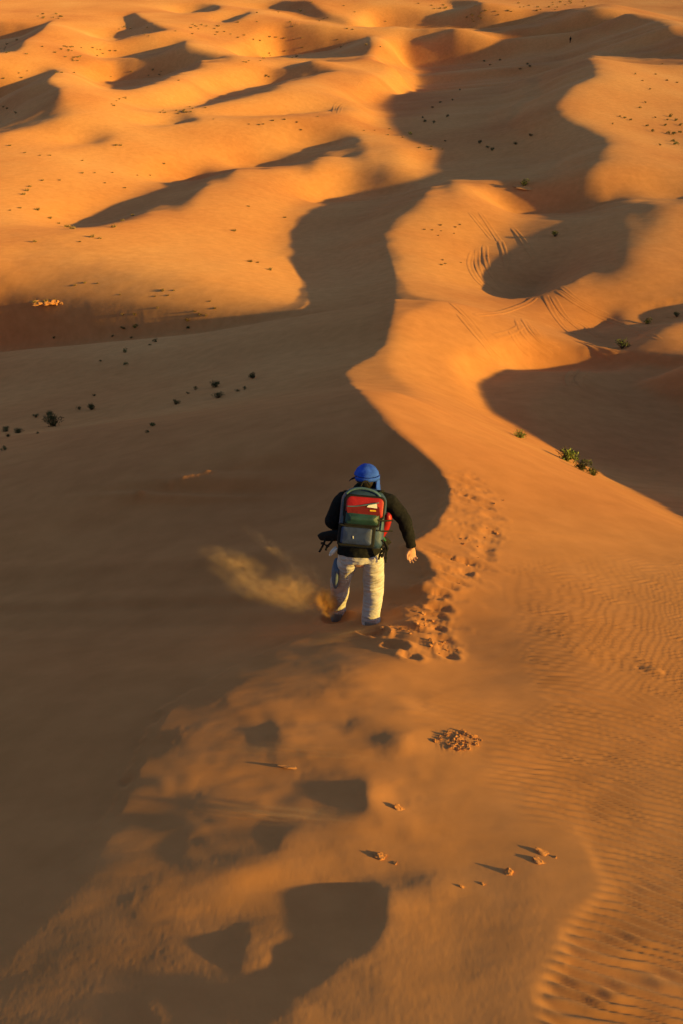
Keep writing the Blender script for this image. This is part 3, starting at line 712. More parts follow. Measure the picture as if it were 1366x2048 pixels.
for i in range(8):
    for k in range(8): bm.faces.new((gr[i][k],gr[i][k+1],gr[i+1][k+1],gr[i+1][k]))
fl=mesh_obj('neck_flap',bm,BLUE,cap); so_=fl.modifiers.new('cloth','SOLIDIFY'); so_.thickness=.008
bm=bmesh.new(); gr=[]
for i in range(6):   # added dark piece, its colour stands in for the cap's shaded left side
    row=[]
    for k in range(11):
        a=math.radians(60+k*11); r=1+.085*i
        row.append(bm.verts.new(cc+R0@Vector((math.cos(a)*.097*r-.01*i*.3,math.sin(a)*.112*r+.003*i,-.012-.006*i*i*.3))))
    gr.append(row)
for i in range(5):
    for k in range(10): bm.faces.new((gr[i][k],gr[i][k+1],gr[i+1][k+1],gr[i+1][k]))
pk=mesh_obj('cap_shade_side',bm,smat('cap_shade_navy',(.012,.02,.07),.8),cap); so_=pk.modifiers.new('cloth','SOLIDIFY'); so_.thickness=.005
# dark scarf round the neck
bm=bmesh.new()
ringp=[]
for k in range(21):
    a=2*math.pi*k/20; ringp.append((*(P(729,975,.275)+Vector((math.cos(a)*.078,math.sin(a)*.075,.018*math.sin(a+.6)-.0)))
        ,.026,.032))
loft(bm,ringp,seg=10,sub=2,side=Vector((0,0,1)))
mesh_obj('neck_scarf',bm,smat('dark_green_scarf',(.02,.028,.022),.95,bump=.5),hiker)
# ================= the rucksack =================
pack=empty('backpack',(HX,HY,HZ)); pack.scale=(SC*.96,SC*.92,SC*.885)
tag(pack,'slate, red and green rucksack on the back of the hiker','backpack')
cvec=Vector((0,-.89,.45)).normalized(); bvec=Vector((.09,.45,.89)); bvec=(bvec-cvec*bvec.dot(cvec)).normalized(); avec=bvec.cross(cvec)
PC=P(722,1040,0); PC=Vector((-.012,-.0,1.215))
FR=Matrix(((avec.x,bvec.x,cvec.x,PC.x),(avec.y,bvec.y,cvec.y,PC.y),(avec.z,bvec.z,cvec.z,PC.z),(0,0,0,1)))
def AB(px,py,c=0):   # image position -> pack plane (a,b)
    b=(1258-py)/234-(PC.z*.766+PC.y*.643); k=(bvec.z*.766+bvec.y*.643); kc=cvec.z*.766+cvec.y*.643
    b=(b-c*kc)/k; a=(px-722)/234-bvec.x*b; return a,b
SLATE=smat('slate_nylon',(.018,.046,.10),.55,nscale=18,namp=.25,bump=.35,bscale=25,spec=.4)
TEAL=smat('teal_zip_and_lit_edge',(.06,.12,.16),.6,nscale=18,namp=.2,bump=.3)  # zip colour, also the painted sunlit edge of the shell
RED=smat('red_nylon',(.30,.006,.006),.5,nscale=14,namp=.15,bump=.3,bscale=25,spec=.4)
DRED=smat('dark_red_nylon',(.12,.008,.010),.6,nscale=14,namp=.2,bump=.3)
GREEN=smat('green_nylon',(.012,.048,.045),.55,nscale=14,namp=.3,bump=.5,bscale=22,spec=.4)
NAVY=smat('navy_nylon',(.018,.032,.095),.55,nscale=14,namp=.25,bump=.35,bscale=22,spec=.4)
WEB=smat('black_webbing',(.010,.010,.011),.8,nscale=200,namp=.3)
WHITE=smat('white_label',(.75,.72,.62),.6,nscale=60,namp=.05)
YEL=smat('yellow_mark',(.70,.42,.03),.6,nscale=60,namp=.05)
def span(x0,y0,x1,y1,c):
    a0,b1=AB(x0,y0,c); a1,b0=AB(x1,y1,c); return ((a0+a1)/2,(b0+b1)/2,c),(abs(a1-a0),abs(b1-b0))
bm=bmesh.new()      # main compartment: rounded top, fuller below
c,(w_,h_)=span(686,980,764,1100,.0)
def shape(bm,c,w,h,z0,z1,r,topr=None,n=10,inset=.02,fr=FR,mi=0,bul=.02):
    """rounded-outline slab between z0 and z1 with a soft bulging face"""
    topr=topr or r; out=[]
    for (sx,sy,rr) in ((1,-1,r),(1,1,topr),(-1,1,topr),(-1,-1,r)):
        ang0={(1,-1):-90,(1,1):0,(-1,1):90,(-1,-1):180}[(sx,sy)]
        for k in range(n+1):
            a=math.radians(ang0+90*k/n); out.append((c[0]+sx*(w/2-rr)+math.cos(a)*rr,c[1]+sy*(h/2-rr)+math.sin(a)*rr))
    lev=[(0,z0),(0,z0*.4+z1*.6),(inset*.3,z1-inset*.45),(inset,z1)]
    for q in range(1,6): lev.append((inset+(min(w,h)/2-inset)*q/6,z1+bul*math.sin(q/6*math.pi/2)))
    rings=[]
    for ins,z in lev:
        kx=1-2*ins/w; ky=1-2*ins/h
        rings.append([bm.verts.new(fr@Vector((c[0]+(x-c[0])*kx,c[1]+(y-c[1])*ky,z))) for x,y in out])
    for A,B in zip(rings,rings[1:]):
        for k in range(len(A)):
            f=bm.faces.new((A[k],A[(k+1)%len(A)],B[(k+1)%len(A)],B[k])); f.material_index=mi
    f=bm.faces.new(rings[-1]); f.material_index=mi; f=bm.faces.new(rings[0][::-1]); f.material_index=mi
shape(bm,c,w_,h_,-.10,.055,.05,.13,inset=.045,bul=.02)
o=mesh_obj('main_compartment',bm,SLATE,pack); folds(o,.06,.008)
def piece(name,m,x0,y0,x1,y1,z0,z1,r,topr=None,inset=.01,bul=.01,parent=pack,bmx=None):
    bm=bmx or bmesh.new(); c,(w,h)=span(x0,y0,x1,y1,z1); shape(bm,c,w,h,z0,z1,min(r,w*.48,h*.48),topr and min(topr,w*.48,h*.48),inset=inset,bul=bul)
    return mesh_obj(name,bm,m,parent)
# sunlit right and top edge of the shell, painted as a teal strip
bm=bmesh.new(); pp=[]
for x,y in ((760,1062),(763,1034),(763,1010),(757,993),(743,984),(722,981),(704,985),(693,994)):
    a,b=AB(x,y,.05); pp.append((*(FR@Vector((a,b,.045))),.016,.012))
loft(bm,pp,seg=10,sub=6,side=cvec); mesh_obj('lit_edge',bm,TEAL,pack)
piece('front_frame',WEB,690,996,766,1042,.04,.088,.02,.05,inset=.008,bul=.004)
red=piece('front_panel',RED,694,999,763,1039,.05,.094,.02,.045,inset=.008,bul=.012)
bm=bmesh.new()
q=[AB(x,y,.1) for x,y in ((694,1021),(712,1019),(732,1014),(750,1013),(757,1018),(758,1032),(750,1038),(720,1037),(695,1033))]
vs=[bm.verts.new(FR@Vector((a,b,.1125))) for a,b in q]; vs2=[bm.verts.new(FR@Vector((a,b,.095))) for a,b in q]
bm.faces.new(vs); bm.faces.new(vs2[::-1])
for k in range(len(q)): bm.faces.new((vs[k],vs2[k],vs2[(k+1)%len(q)],vs[(k+1)%len(q)]))
mesh_obj('lower_flap',bm,DRED,red,smooth=False)
bm=bmesh.new(); ribbon(bm,[(*(FR@Vector((*AB(x,y,.1),.1145))),) for x,y in ((694,1020),(712,1018.5),(732,1014),(756,1008))],.010,.004,up=cvec); mesh_obj('zip',bm,TEAL,red)
def patch(name,m,pts,z,parent,th=.003):
    bm=bmesh.new(); q=[AB(x,y,z) for x,y in pts]
    vs=[bm.verts.new(FR@Vector((a,b,z))) for a,b in q]; vs2=[bm.verts.new(FR@Vector((a,b,z-th))) for a,b in q]
    bm.faces.new(vs); bm.faces.new(vs2[::-1])
    for k in range(len(q)): bm.faces.new((vs[k],vs2[k],vs2[(k+1)%len(q)],vs[(k+1)%len(q)]))
    return mesh_obj(name,bm,m,parent,smooth=False)
patch('label_patch',WHITE,[(733,1018.5),(736,1015.5),(752,1011),(752.5,1020.5),(733,1019.5)],.119,red)
patch('maker_tag',YEL,[(738.5,1024.5),(750,1024.2),(750.4,1027),(738.5,1027.2)],.1165,red)
piece('upper_pocket_frame',WEB,689,1029,757,1059,.04,.100,.02,inset=.01,bul=.0)
gp=piece('upper_pocket',GREEN,692,1030,755,1056,.05,.112,.022,inset=.014,bul=.022); folds(gp,.035,.012)
piece('lower_pocket_frame',WEB,679,1056,747,1101,.02,.094,.02,inset=.008,bul=.0)
npk=piece('lower_pocket',NAVY,684,1061,741,1097,.05,.110,.022,inset=.012,bul=.012); folds(npk,.05,.006)
patch('pocket_logo',WHITE,[(705.5,1080),(707,1079.5),(707.5,1084.5),(706,1085)],.1275,npk)
bm=bmesh.new(); ribbon(bm,[tuple(FR@Vector((*AB(x,y,.1),.102))) for x,y in ((680,1058),(700,1061),(725,1062),(744,1060))],.012,.008,up=cvec); mesh_obj('pocket_zip',bm,WEB,npk)
# red stuff sack strapped on the right side
bm=bmesh.new()
loft(bm,[(*P(771,1032,.0),.020,.025),(*P(771,1040,.0),.036,.04),(*P(766,1057,-.01),.038,.042),(*P(759,1072,-.02),.034,.038),(*P(757,1080,-.02),.018,.02)],seg=18)
st=mesh_obj('stuff_sack',bm,RED,pack); folds(st,.04,.008)
bm=bmesh.new()
for y0 in (1046,1066):
    ribbon(bm,[tuple(P(749,y0,-.10)),tuple(P(764,y0+1,-.075)),tuple(P(779,y0-1,-.02)),tuple(P(780,y0-2,.06))],.014,.004,up=Vector((0,-1,.3)))
mesh_obj('compression_strap',bm,WEB,st)
# hip belt, wing pad on the left, webbing tails
bm=bmesh.new()
loft(bm,[(*P(690,1074,.0),.030,.05),(*P(670,1073,.03),.030,.058),(*P(650,1074,.06),.026,.056),(*P(638,1076,.08),.016,.036)],seg=16,side=Vector((0,1,0)))
wing=mesh_obj('hip_pad',bm,WEB,pack); folds(wing,.05,.008)
bm=bmesh.new()
ribbon(bm,[tuple(P(650,1080,.02)),tuple(P(646,1090,.01)),tuple(P(642,1098,.02)),tuple(P(637,1106,.03))],.018,.004,up=Vector((0,-1,.3)))
ribbon(bm,[tuple(P(666,1080,.0)),tuple(P(660,1088,.0)),tuple(P(653,1096,.01)),tuple(P(650,1103,.01))],.018,.004,up=Vector((0,-1,.3)))
ribbon(bm,[tuple(P(646,1087,.01)),tuple(P(650,1093,-.01)),tuple(P(656,1095,.0))],.012,.004,up=Vector((0,-1,.3)))
rbox(bm,P(644,1089,.0),(.03,.012,.022),.004); rbox(bm,P(654,1094,.0),(.03,.012,.022),.004)
mesh_obj('strap_tail',bm,WEB,wing)
bm=bmesh.new()
loft(bm,[(*P(750,1084,-.04),.03,.05),(*P(762,1084,-.0),.03,.05),(*P(770,1088,.07),.02,.05)],seg=14,side=Vector((0,1,0)))
wr=mesh_obj('hip_pad',bm,WEB,pack)
bm=bmesh.new()
for pts in (((760,1085),(767,1096),(764,1108),(760,1120)),((765,1088),(771,1100),(769,1112),(768,1130)),((758,1092),(762,1104),(757,1112),(754,1124)),((752,1088),(758,1097),(766,1103),(772,1100))):
    ribbon(bm,[tuple(P(x,y,-.12+.0*i)) for i,(x,y) in enumerate(pts)],.017,.004,up=Vector((.3,-1,.3)))
rbox(bm,P(764,1107,-.12),(.04,.014,.03),.005); rbox(bm,P(760,1115,-.12),(.034,.014,.03),.005); rbox(bm,P(768,1120,-.12),(.025,.014,.026),.005)
mesh_obj('strap_tail',bm,WEB,wr)
bm=bmesh.new()
ribbon(bm,[tuple(P(745,1096,-.10)),tuple(P(753,1086,-.1)),tuple(P(760,1077,-.07)),tuple(P(767,1086,-.05))],.016,.005,up=Vector((.2,-1,.3)))
mesh_obj('cord_loop',bm,smat('green_webbing',(.02,.12,.06),.7),wr)
for s,x in ((-1,694),(1,757)):
    bm=bmesh.new()
    ribbon(bm,[tuple(P(x,985,.10)),tuple(P(x+s*2,975+6,.22)),tuple(P(x+s*5,990,.34)),tuple(P(x+s*8,1010,.36)),tuple(P(x+s*8,1045,.28))],.055,.014,up=Vector((0,.2,1)))
    mesh_obj('shoulder_strap',bm,WEB,pack)
bm=bmesh.new(); ribbon(bm,[tuple(P(718,978,.04)),tuple(P(722,970,.05)),tuple(P(730,968,.06)),tuple(P(736,976,.05))],.016,.006,up=cvec); mesh_obj('haul_loop',bm,WEB,pack)
# clear bottle hanging at the left hip
CLEAR=smat('pale_plastic',(.55,.58,.62),.25,nscale=20,namp=.1,spec=.6)
bm=bmesh.new()
loft(bm,[(*P(672,1097,.02),.016,.016),(*P(668,1101,.01),.019,.019),(*P(662,1108,.0),.019,.019),(*P(660,1111,.0),.012,.012),(*P(658,1113,.0),.011,.011)],seg=14)
bt=mesh_obj('water_bottle',bm,CLEAR); bt.location=(HX,HY,HZ); bt.scale=(SC*.96,SC*.92,SC*.885)
tag(bt,'small pale plastic bottle hanging at the left hip of the hiker','bottle')
print('hiker built',round(time.time()-T0,1))

# ================= plants, clods, tracks =================
def ground_at(px,py):
    x,y=cast([(px,py)]); z=H(x,y); return float(x[0]),float(y[0]),float(z[0])
def ground_many(L_):
    x,y=cast([(a[0],a[1]) for a in L_]); z=H(x,y); return x,y,z
def leafmat(name,cols):
    m,nt,b,_=mat(name); tc=N(nt,'ShaderNodeTexCoord'); oi=N(nt,'ShaderNodeObjectInfo')
    n=N(nt,'ShaderNodeTexNoise',i_Scale=7.0,i_Detail=3.0); L(nt,tc.outputs['Object'],n.inputs['Vector'])
    r=rampn(nt,n.outputs[0],[(.3,cols[0]),(.5,cols[1]),(.7,cols[2])])
    h=N(nt,'ShaderNodeHueSaturation'); mr=N(nt,'ShaderNodeMapRange'); mr.inputs[3].default_value=.7; mr.inputs[4].default_value=1.25
    L(nt,oi.outputs['Random'],mr.inputs[0]); L(nt,mr.outputs[0],h.inputs['Value']); L(nt,r.outputs[0],h.inputs['Color']); L(nt,h.outputs[0],b.inputs['Base Color'])
    b.inputs['Roughness'].default_value=.8; b.inputs['Specular IOR Level'].default_value=.15; return m
DARK=leafmat('dark_scrub',[(.04,.045,.02),(.07,.08,.03),(.12,.12,.05)])
GRN=leafmat('green_scrub',[(.09,.13,.03),(.17,.21,.05),(.26,.28,.08)])
OLIVE=leafmat('olive_scrub',[(.05,.065,.022),(.09,.105,.035),(.15,.15,.06)])
STRAW=leafmat('dry_grass',[(.20,.13,.05),(.32,.22,.09),(.44,.32,.14)])
BARK=smat('dry_twigs',(.12,.075,.04),.9,nscale=40,namp=.3)
def leaves_bm(rg,n,clumps,leaf,flat=.6):
    bm=bmesh.new(); cl=[]
    for _ in range(clumps):
        a=rg.uniform(0,6.283); r=rg.uniform(0,.36)
        cl.append((math.cos(a)*r,math.sin(a)*r,rg.uniform(.12,.42)*flat/.6,rg.uniform(.13,.26)))
    for _ in range(n):
        c=rg.choice(cl); v=Vector((rg.gauss(0,1),rg.gauss(0,1),rg.gauss(0,1))).normalized()*c[3]*rg.uniform(.45,1.08)
        p=Vector((c[0],c[1],c[2]))+Vector((v.x,v.y,v.z*.8)); p.z=max(p.z,.01)
        d=(v.normalized()+Vector((rg.uniform(-.7,.7),rg.uniform(-.7,.7),rg.uniform(0,.9)))).normalized()
        s=d.cross(Vector((rg.uniform(-1,1),rg.uniform(-1,1),rg.uniform(-1,1)))).normalized()
        l=leaf*rg.uniform(.6,1.4); w=l*.28
        bm.faces.new([bm.verts.new(q) for q in (p-d*l*.5,p+s*w,p+d*l*.5,p-s*w)])
    return bm,cl
def twigs_bm(rg,n,h=.5,r=.012,spread=.55):
    bm=bmesh.new()
    for _ in range(n):
        a=rg.uniform(0,6.283); e=Vector((math.cos(a)*rg.uniform(.1,spread),math.sin(a)*rg.uniform(.1,spread),h*rg.uniform(.5,1)))
        m=e*.5+Vector((rg.uniform(-.06,.06),rg.uniform(-.06,.06),.05))
        loft(bm,[(0,0,-.03,r,r),(*m,r*.7,r*.7),(*e,r*.25,r*.25)],seg=5,sub=2,side=Vector((.9,.1,.2)))
    return bm
def tuft_bm(rg,n=90):
    bm=bmesh.new()
    for _ in range(n):
        a=rg.uniform(0,6.283); r0=rg.uniform(0,.22); b=Vector((math.cos(a)*r0,math.sin(a)*r0,-.03))
        a2=a+rg.uniform(-.8,.8); t=b+Vector((math.cos(a2)*rg.uniform(.08,.34),math.sin(a2)*rg.uniform(.08,.34),rg.uniform(.15,.46)))
        s=(t-b).cross(Vector((0,0,1))).normalized()*.016; mid=(b+t)/2+Vector((0,0,.05))
        v=[bm.verts.new(q) for q in (b-s,b+s,mid+s*.8,t,mid-s*.8)]; bm.faces.new(v)
    return bm
def mound_bm(rg,h=.13):
    bm=bmesh.new(); R=[]
    for i in range(6):
        t=i/5; R.append([bm.verts.new((math.cos(2*math.pi*k/18)*(.62*t)*(1+.16*math.sin(k*1.7+rg.random()*.5)),math.sin(2*math.pi*k/18)*(.5*t)*(1+.12*math.cos(k*2.3)),h*(1-t*t)**1.4-.06*t)) for k in range(18)] if i else None)
    top=bm.verts.new((0,0,h))
    for k in range(18): bm.faces.new((top,R[1][k],R[1][(k+1)%18]))
    for A,B in zip(R[1:],R[2:]):
        for k in range(18): bm.faces.new((A[k],B[k],B[(k+1)%18],A[(k+1)%18]))
    return bm
def bm_mesh(name,bm,m,smooth=True):
    me=bpy.data.meshes.new(name); bmesh.ops.recalc_face_normals(bm,faces=bm.faces); bm.to_mesh(me); bm.free()
    for p in me.polygons: p.use_smooth=smooth
    me.materials.append(m); return me
rg=random.Random(11)
FOL={k:[bm_mesh(k+'_foliage',leaves_bm(rg,520,rg.randint(6,11),.075)[0],m,False) for _ in range(4)] for k,m in (('dark',DARK),('green',GRN),('olive',OLIVE))}
TWG=[bm_mesh('stems',twigs_bm(rg,30),BARK) for _ in range(3)]
TUF=[bm_mesh('dry_blades',tuft_bm(rg),STRAW,False) for _ in range(4)]
MND=[bm_mesh('sand_mound',mound_bm(rg),SAND) for _ in range(3)]
def place(x,y,z,px_w,obj):
    d=y*cp-z*sp; s=px_w/F*d; obj.location=(x,y,z-.02*s); obj.scale=(s,s,s*rg.uniform(.8,1.1)); obj.rotation_euler=(0,0,rg.uniform(0,6.28)); return obj
def bush(px,py,w,kind,label,group=None,mound=False):
    x,y,z=ground_at(px,py+w*.22)
    r=empty('shrub',(x,y,z)); place(x,y,z,w,r); tag(r,label,'shrub',group)
    f=bpy.data.objects.new('foliage',rg.choice(FOL[kind])); COL.objects.link(f); f.parent=r
    t=bpy.data.objects.new('stem',rg.choice(TWG)); COL.objects.link(t); t.parent=r
    if mound:
        m=bpy.data.objects.new('sand_mound',rg.choice(MND)); COL.objects.link(m); m.parent=r; m.scale=(1.9,1.5,.8); m.location=(.35,0,-.03); r.rotation_euler=(0,0,-.3); f.location=(0,0,.1)
    return r
def small(pts,kind,label,group,cat,name,meshes):
    x,y,z=ground_many([(a,b+w*.15) for a,b,w in pts])
    for X,Y,Z,(a,b,w) in zip(x,y,z,pts):
        o=bpy.data.objects.new(name,rg.choice(meshes)); COL.objects.link(o); place(float(X),float(Y),float(Z),w,o); tag(o,label,cat,group)
for a in [
 (108,842,44,'dark','largest dark bush at the foot of the shaded left slope'),
 (432,768,28,'dark','round dark bush, topmost of the pair in the shaded trough left of the crest'),
 (437,790,26,'dark','wide low dark bush just below the round one in the shaded trough'),
 (505,752,23,'dark','dark bush farthest right along the shaded trough'),
 (183,815,22,'dark','dark bush right of the largest bush at the foot of the shaded slope'),
 (72,832,16,'dark','small dark bush just left of the largest bush in shade'),
 (38,860,26,'dark','low dark bush, right one of the two near the left edge in shade'),
 (13,858,22,'dark','low dark bush touching the left edge of the shaded hollow'),
 (352,805,19,'dark','dark bush standing alone left of the pair in the shaded trough'),
 (100,826,18,'dark','small upright bush directly behind the largest dark bush'),
 (305,848,18,'olive','thin olive bush alone on the shaded slope below the trough'),
 (1040,868,34,'green','bright green bush just beyond the right hand ridge edge'),
 (1134,908,60,'green','biggest green bush beyond the right ridge, left end of the row'),
 (1162,930,44,'olive','middle olive bush in the row beyond the right ridge'),
 (1186,944,32,'olive','thin olive bush at the right end of the row beyond the ridge')]:
    bush(*a)
for a in [
 (1244,690,34,'olive','dark bush on a sunlit sand hummock above the right hand valley'),
 (1294,643,22,'olive','small bush on a hummock up and right of the larger hummock bush'),
 (1110,469,20,'olive','lone pale bush inside the shaded bowl with tyre tracks'),
 (1048,367,24,'olive','pale bush on the rim of the dune crest above the shaded bowl'),
 (1353,630,18,'olive','small bush on the lit slope at the right edge')]:
    bush(*a,mound=True)
small([(375,787,10),(392,778,12),(475,782,12),(490,777,11),(158,818,14),(76,866,9),(8,898,18),(188,790,11),(16,872,14),(296,863,12)],'dark','small dark bush low in the shaded trough left of the crest','small bushes along the shaded trough','shrub','shrub',FOL['dark'])
small([(250,703,15),(252,729,13),(108,674,9),(310,682,13),(202,722,9),(245,655,14),(270,652,16),(225,672,8),(262,675,9),(375,655,12),(300,690,8)],'dark','little dark bush on the shaded flank below the lit left dune','little bushes on the shaded flank below the left dune','shrub','shrub',FOL['olive'])
small([(1240,233,8),(1250,236,9),(1262,240,8),(1295,252,9),(1306,263,10),(1340,232,12),(1352,240,11),(1330,250,10),(1345,268,14),(1336,266,11),(1352,288,15),(1345,282,12),(1320,290,8),(1290,205,7),(1280,215,8),(1270,148,7),(1300,178,7),(1360,250,10),(1335,240,8),(1358,265,10),(1225,248,6),(1310,235,7)],'olive','small dark bush on the sunlit slope at the upper right','bushes dotted over the sunlit upper right slope','shrub','shrub',FOL['olive'])
small([(850,243,11),(868,245,9),(895,233,9),(865,215,8),(880,205,8),(960,285,12),(975,295,10),(985,299,12),(1030,288,12),(1060,272,11),(820,268,12),(890,282,7),(1000,120,8),(980,130,8),(968,122,7),(845,235,7),(905,200,6),(920,180,6),(1055,128,9),(1060,133,8),(1040,138,7)],'dark','dark bush on the wide shaded floor below the winding crest','dark bushes on the wide shaded floor','shrub','shrub',FOL['dark'])
dry='dry grass tuft on the sunlit left dune'
small([(500,522,13),(540,538,14),(515,524,9),(468,460,13),(325,580,12),(336,590,7),(375,638,14),(400,628,12),(412,630,10),(430,616,9),(390,622,10),(245,628,12),(270,628,11),(348,580,7),(497,412,8),(570,434,8),(310,592,6),(420,602,6),(150,570,9),(170,565,8),(195,566,7),(315,615,7),(240,588,6)],'','pale dry grass tuft on the sunlit dune above the shaded trough','dry tufts on the sunlit dune left of centre','grass tuft','grass_tuft',TUF)
small([(20,290,10),(50,305,7),(80,310,7),(100,310,8),(165,345,9),(190,345,7),(232,290,10),(242,290,10),(165,320,7),(55,380,12),(48,388,12),(75,418,14),(100,435,12),(135,452,16),(145,456,18),(185,472,15),(200,476,11),(70,482,12),(40,415,9),(265,430,12),(228,453,14),(245,440,12),(118,446,9),(85,360,9),(60,372,10),(210,365,7),(225,345,6),(250,375,7),(275,350,6),(120,360,7),(300,350,7),(328,327,8),(160,483,8),(20,420,7)],'','pale dry grass tuft on the lit hollow near the left edge','dry tufts in the lit hollow near the left edge','grass tuft','grass_tuft',TUF)
_t=[]
for cx,cy,sx,sy,n in ((90,30,30,4,9),(120,98,30,6,10),(175,108,30,8,18),(260,60,30,6,6),(410,55,45,6,16),(375,218,25,5,14),(230,200,14,6,7),(545,115,40,6,9),(525,152,8,2,4),(300,148,40,8,7),(540,240,60,12,9),(640,20,60,10,9),(760,262,20,4,5),(860,296,14,3,5),(880,10,20,5,9),(1050,15,60,8,16),(1110,5,40,4,10),(950,38,30,5,8),(700,45,60,8,7),(640,90,60,8,8),(20,95,16,12,6),(60,150,50,5,7),(1300,150,30,20,5),(30,215,25,8,4),(450,75,60,6,10),(900,470,30,14,8),(885,525,20,8,4)):
    for _ in range(n): _t.append((rg.gauss(cx,sx),rg.gauss(cy,sy),rg.uniform(4.5,8.5)))
_t=[t for t in _t if 1<t[1] and -20<t[0]<1386]
small(_t,'','tiny pale tuft scattered over the distant dunes','tiny tufts on the distant dunes','grass tuft','grass_tuft',TUF)
# ---- broken crusts and clods of sand
def clod_bm(rg,flat=.6,spiky=.35):
    bm=bmesh.new(); bmesh.ops.create_icosphere(bm,subdivisions=3,radius=.5)
    o=Vector((rg.uniform(0,50),rg.uniform(0,50),rg.uniform(0,50)))
    pl=[(Vector((rg.gauss(0,1),rg.gauss(0,1),rg.gauss(0,1))).normalized(),rg.uniform(.28,.42)) for _ in range(6)]
    for v in bm.verts:
        for n,dd in pl:
            e=v.co.dot(n)-dd
            if e>0: v.co-=n*e
        v.co*=1+spiky*1.1*mnoise.noise(v.co*3.2+o)+spiky*.8*mnoise.noise(v.co*7+o)
        v.co.z*=flat
    return bm
CLOD=[bm_mesh('clod',clod_bm(rg,rg.uniform(.45,.8)),SAND,False) for _ in range(8)]
def clod(px,py,w,label,group=None,name='sand_clod',cat='sand clod',stretch=1.0,rot=None,sink=.10):
    x,y=cast([(px,py)],Hbase); z=float(H(x,y)[0]); x=float(x[0]); y=float(y[0])
    o=bpy.data.objects.new(name,rg.choice(CLOD)); COL.objects.link(o); d=y*cp-z*sp; s=w/F*d*.7
    o.location=(x,y,z+s*sink); o.scale=(s*stretch,s,s*.95); o.rotation_euler=(rg.uniform(-.3,.3),rg.uniform(-.3,.3),rg.uniform(0,6.28) if rot is None else rot); tag(o,label,cat,group); return o
# pale crusted hummock with dry tufts near the left edge
x,y,z=ground_at(108,603); r=empty('hummock',(x,y,z)); place(x,y,z,72,r); r.rotation_euler=(0,0,.15)
tag(r,'long pale crusty hummock topped with dry grass, on the lit dune at the left edge','hummock')
for k in range(9):
    m=bpy.data.objects.new('sand_mound',CLOD[k%8]); COL.objects.link(m); m.parent=r; m.location=(-.5+.125*k,rg.uniform(-.06,.06),.0); m.scale=(.3*rg.uniform(.8,1.3),.26,.26*rg.uniform(.6,1.1)); m.rotation_euler=(0,0,k)
for k in range(4):
    m=bpy.data.objects.new('dry_tuft',TUF[k%4]); COL.objects.link(m); m.parent=r; m.location=(-.5+.28*k,rg.uniform(-.06,.06),.04); m.scale=(.2,.2,.22)
for a in [(1088,1709,27,'crusted sand lump with the longest shadow, farther of the two at lower right',1.7,-.5),(1078,1725,25,'crusted sand lump just in front of the farther one at lower right',1.7,-.5),
 (1018,1748,28,'pale broken sand lump left of the two long-shadowed lumps',1.1,-.4),(762,1714,34,'rounded sand lump alone at lower centre',1.2,-.3),(790,1726,14,'small sand lump at the right of the rounded one at lower centre',1.2,0),
 (925,1776,13,'left one of two tiny lumps near the lower centre',1.4,-.5),(966,1769,14,'right one of two tiny lumps near the lower centre',1.4,-.5),
 (798,1620,26,'lump of sand below the sunlit mound at lower centre',1.3,-.3),(585,1533,40,'flat sunlit crust of sand in the dim drift at lower left',1.5,0.05),
 (1108,1716,12,'smallest crumb right of the two long-shadowed lumps',1.3,-.4)]:
    o=clod(a[0],a[1],a[2],a[3],stretch=a[4],rot=a[5],sink=.0)
    if a[2]>38: o.scale=(o.scale[0]*1.2,o.scale[1]*.5,o.scale[2]*.25); o.rotation_euler=(-.3,.1,0)
for k in range(64):
    t=rg.random(); a=rg.uniform(0,6.28)
    clod(915+math.cos(a)*46*t**.6,1484+math.sin(a)*19*t**.6,rg.uniform(6,17),'clod of broken sand crust in the crumbled heap right of lower centre','crumbled heap of sand clods',stretch=rg.uniform(1,1.6),sink=.02)
for k in range(22):
    t=k/21; cx=rg.choice([(850,1225),(868,1296),(900,1302),(845,1250),(795,1262),(905,1160),(880,1285)])
    clod(rg.gauss(cx[0],16),rg.gauss(cx[1],7),rg.uniform(5,13),'clod of sand broken up beside the trodden trail by the right foot','sand clods along the trodden trail',stretch=rg.uniform(1,1.5),sink=.15)
for k in range(12):
    cx=rg.choice([(955,1098),(975,1068),(985,1022),(940,1120),(925,1078)])
    clod(rg.gauss(cx[0],14),rg.gauss(cx[1],8),rg.uniform(4,8),'small clod of sand farther down the trodden trail','small sand clods farther down the trail',stretch=rg.uniform(1,1.5),sink=.15)
# ---- vehicle tracks pressed into the sand
TR=[[(903,605),(935,635),(960,665),(985,695),(1003,712)],[(918,628),(945,660),(970,690),(986,712)],[(1115,580),(1150,605),(1200,632),(1260,655),(1320,678)],[(1122,572),(1160,602),(1215,630)],
[(1035,640),(1050,670),(1080,695),(1105,712)],[(1048,638),(1065,665),(1095,690),(1120,702)],[(1090,590),(1110,630),(1135,660),(1155,668)],[(1105,592),(1125,625),(1150,650),(1168,662)],
[(950,630),(1000,625),(1050,608),(1070,595)],[(945,705),(975,722),(1010,735)],[(990,672),(1020,665),(1045,652)],[(1150,680),(1190,695),(1230,715)],[(1140,772),(1137,752),(1152,738)],[(1168,777),(1157,757),(1172,742)],
[(945,505),(940,530),(955,560),(985,585)],[(955,500),(955,530),(970,560),(1000,585)],[(970,490),(972,520),(985,550),(1010,580)],[(1000,480),(1010,510),(1015,550)],[(940,425),(960,450),(985,480)],[(960,425),(980,455),(1000,485)],[(1025,455),(1045,480),(1070,520)],
[(1020,660),(1040,690),(1060,705)],[(1060,650),(1085,680),(1115,690)],[(1150,668),(1175,660),(1190,668)],[(1130,640),(1160,645),(1200,675)],
[(668,226),(672,210),(684,200)],[(677,228),(682,214),(692,206)],[(586,50),(587,38),(595,32)],[(594,50),(596,40),(602,34)],[(725,160),(716,175)]]
bm=bmesh.new()
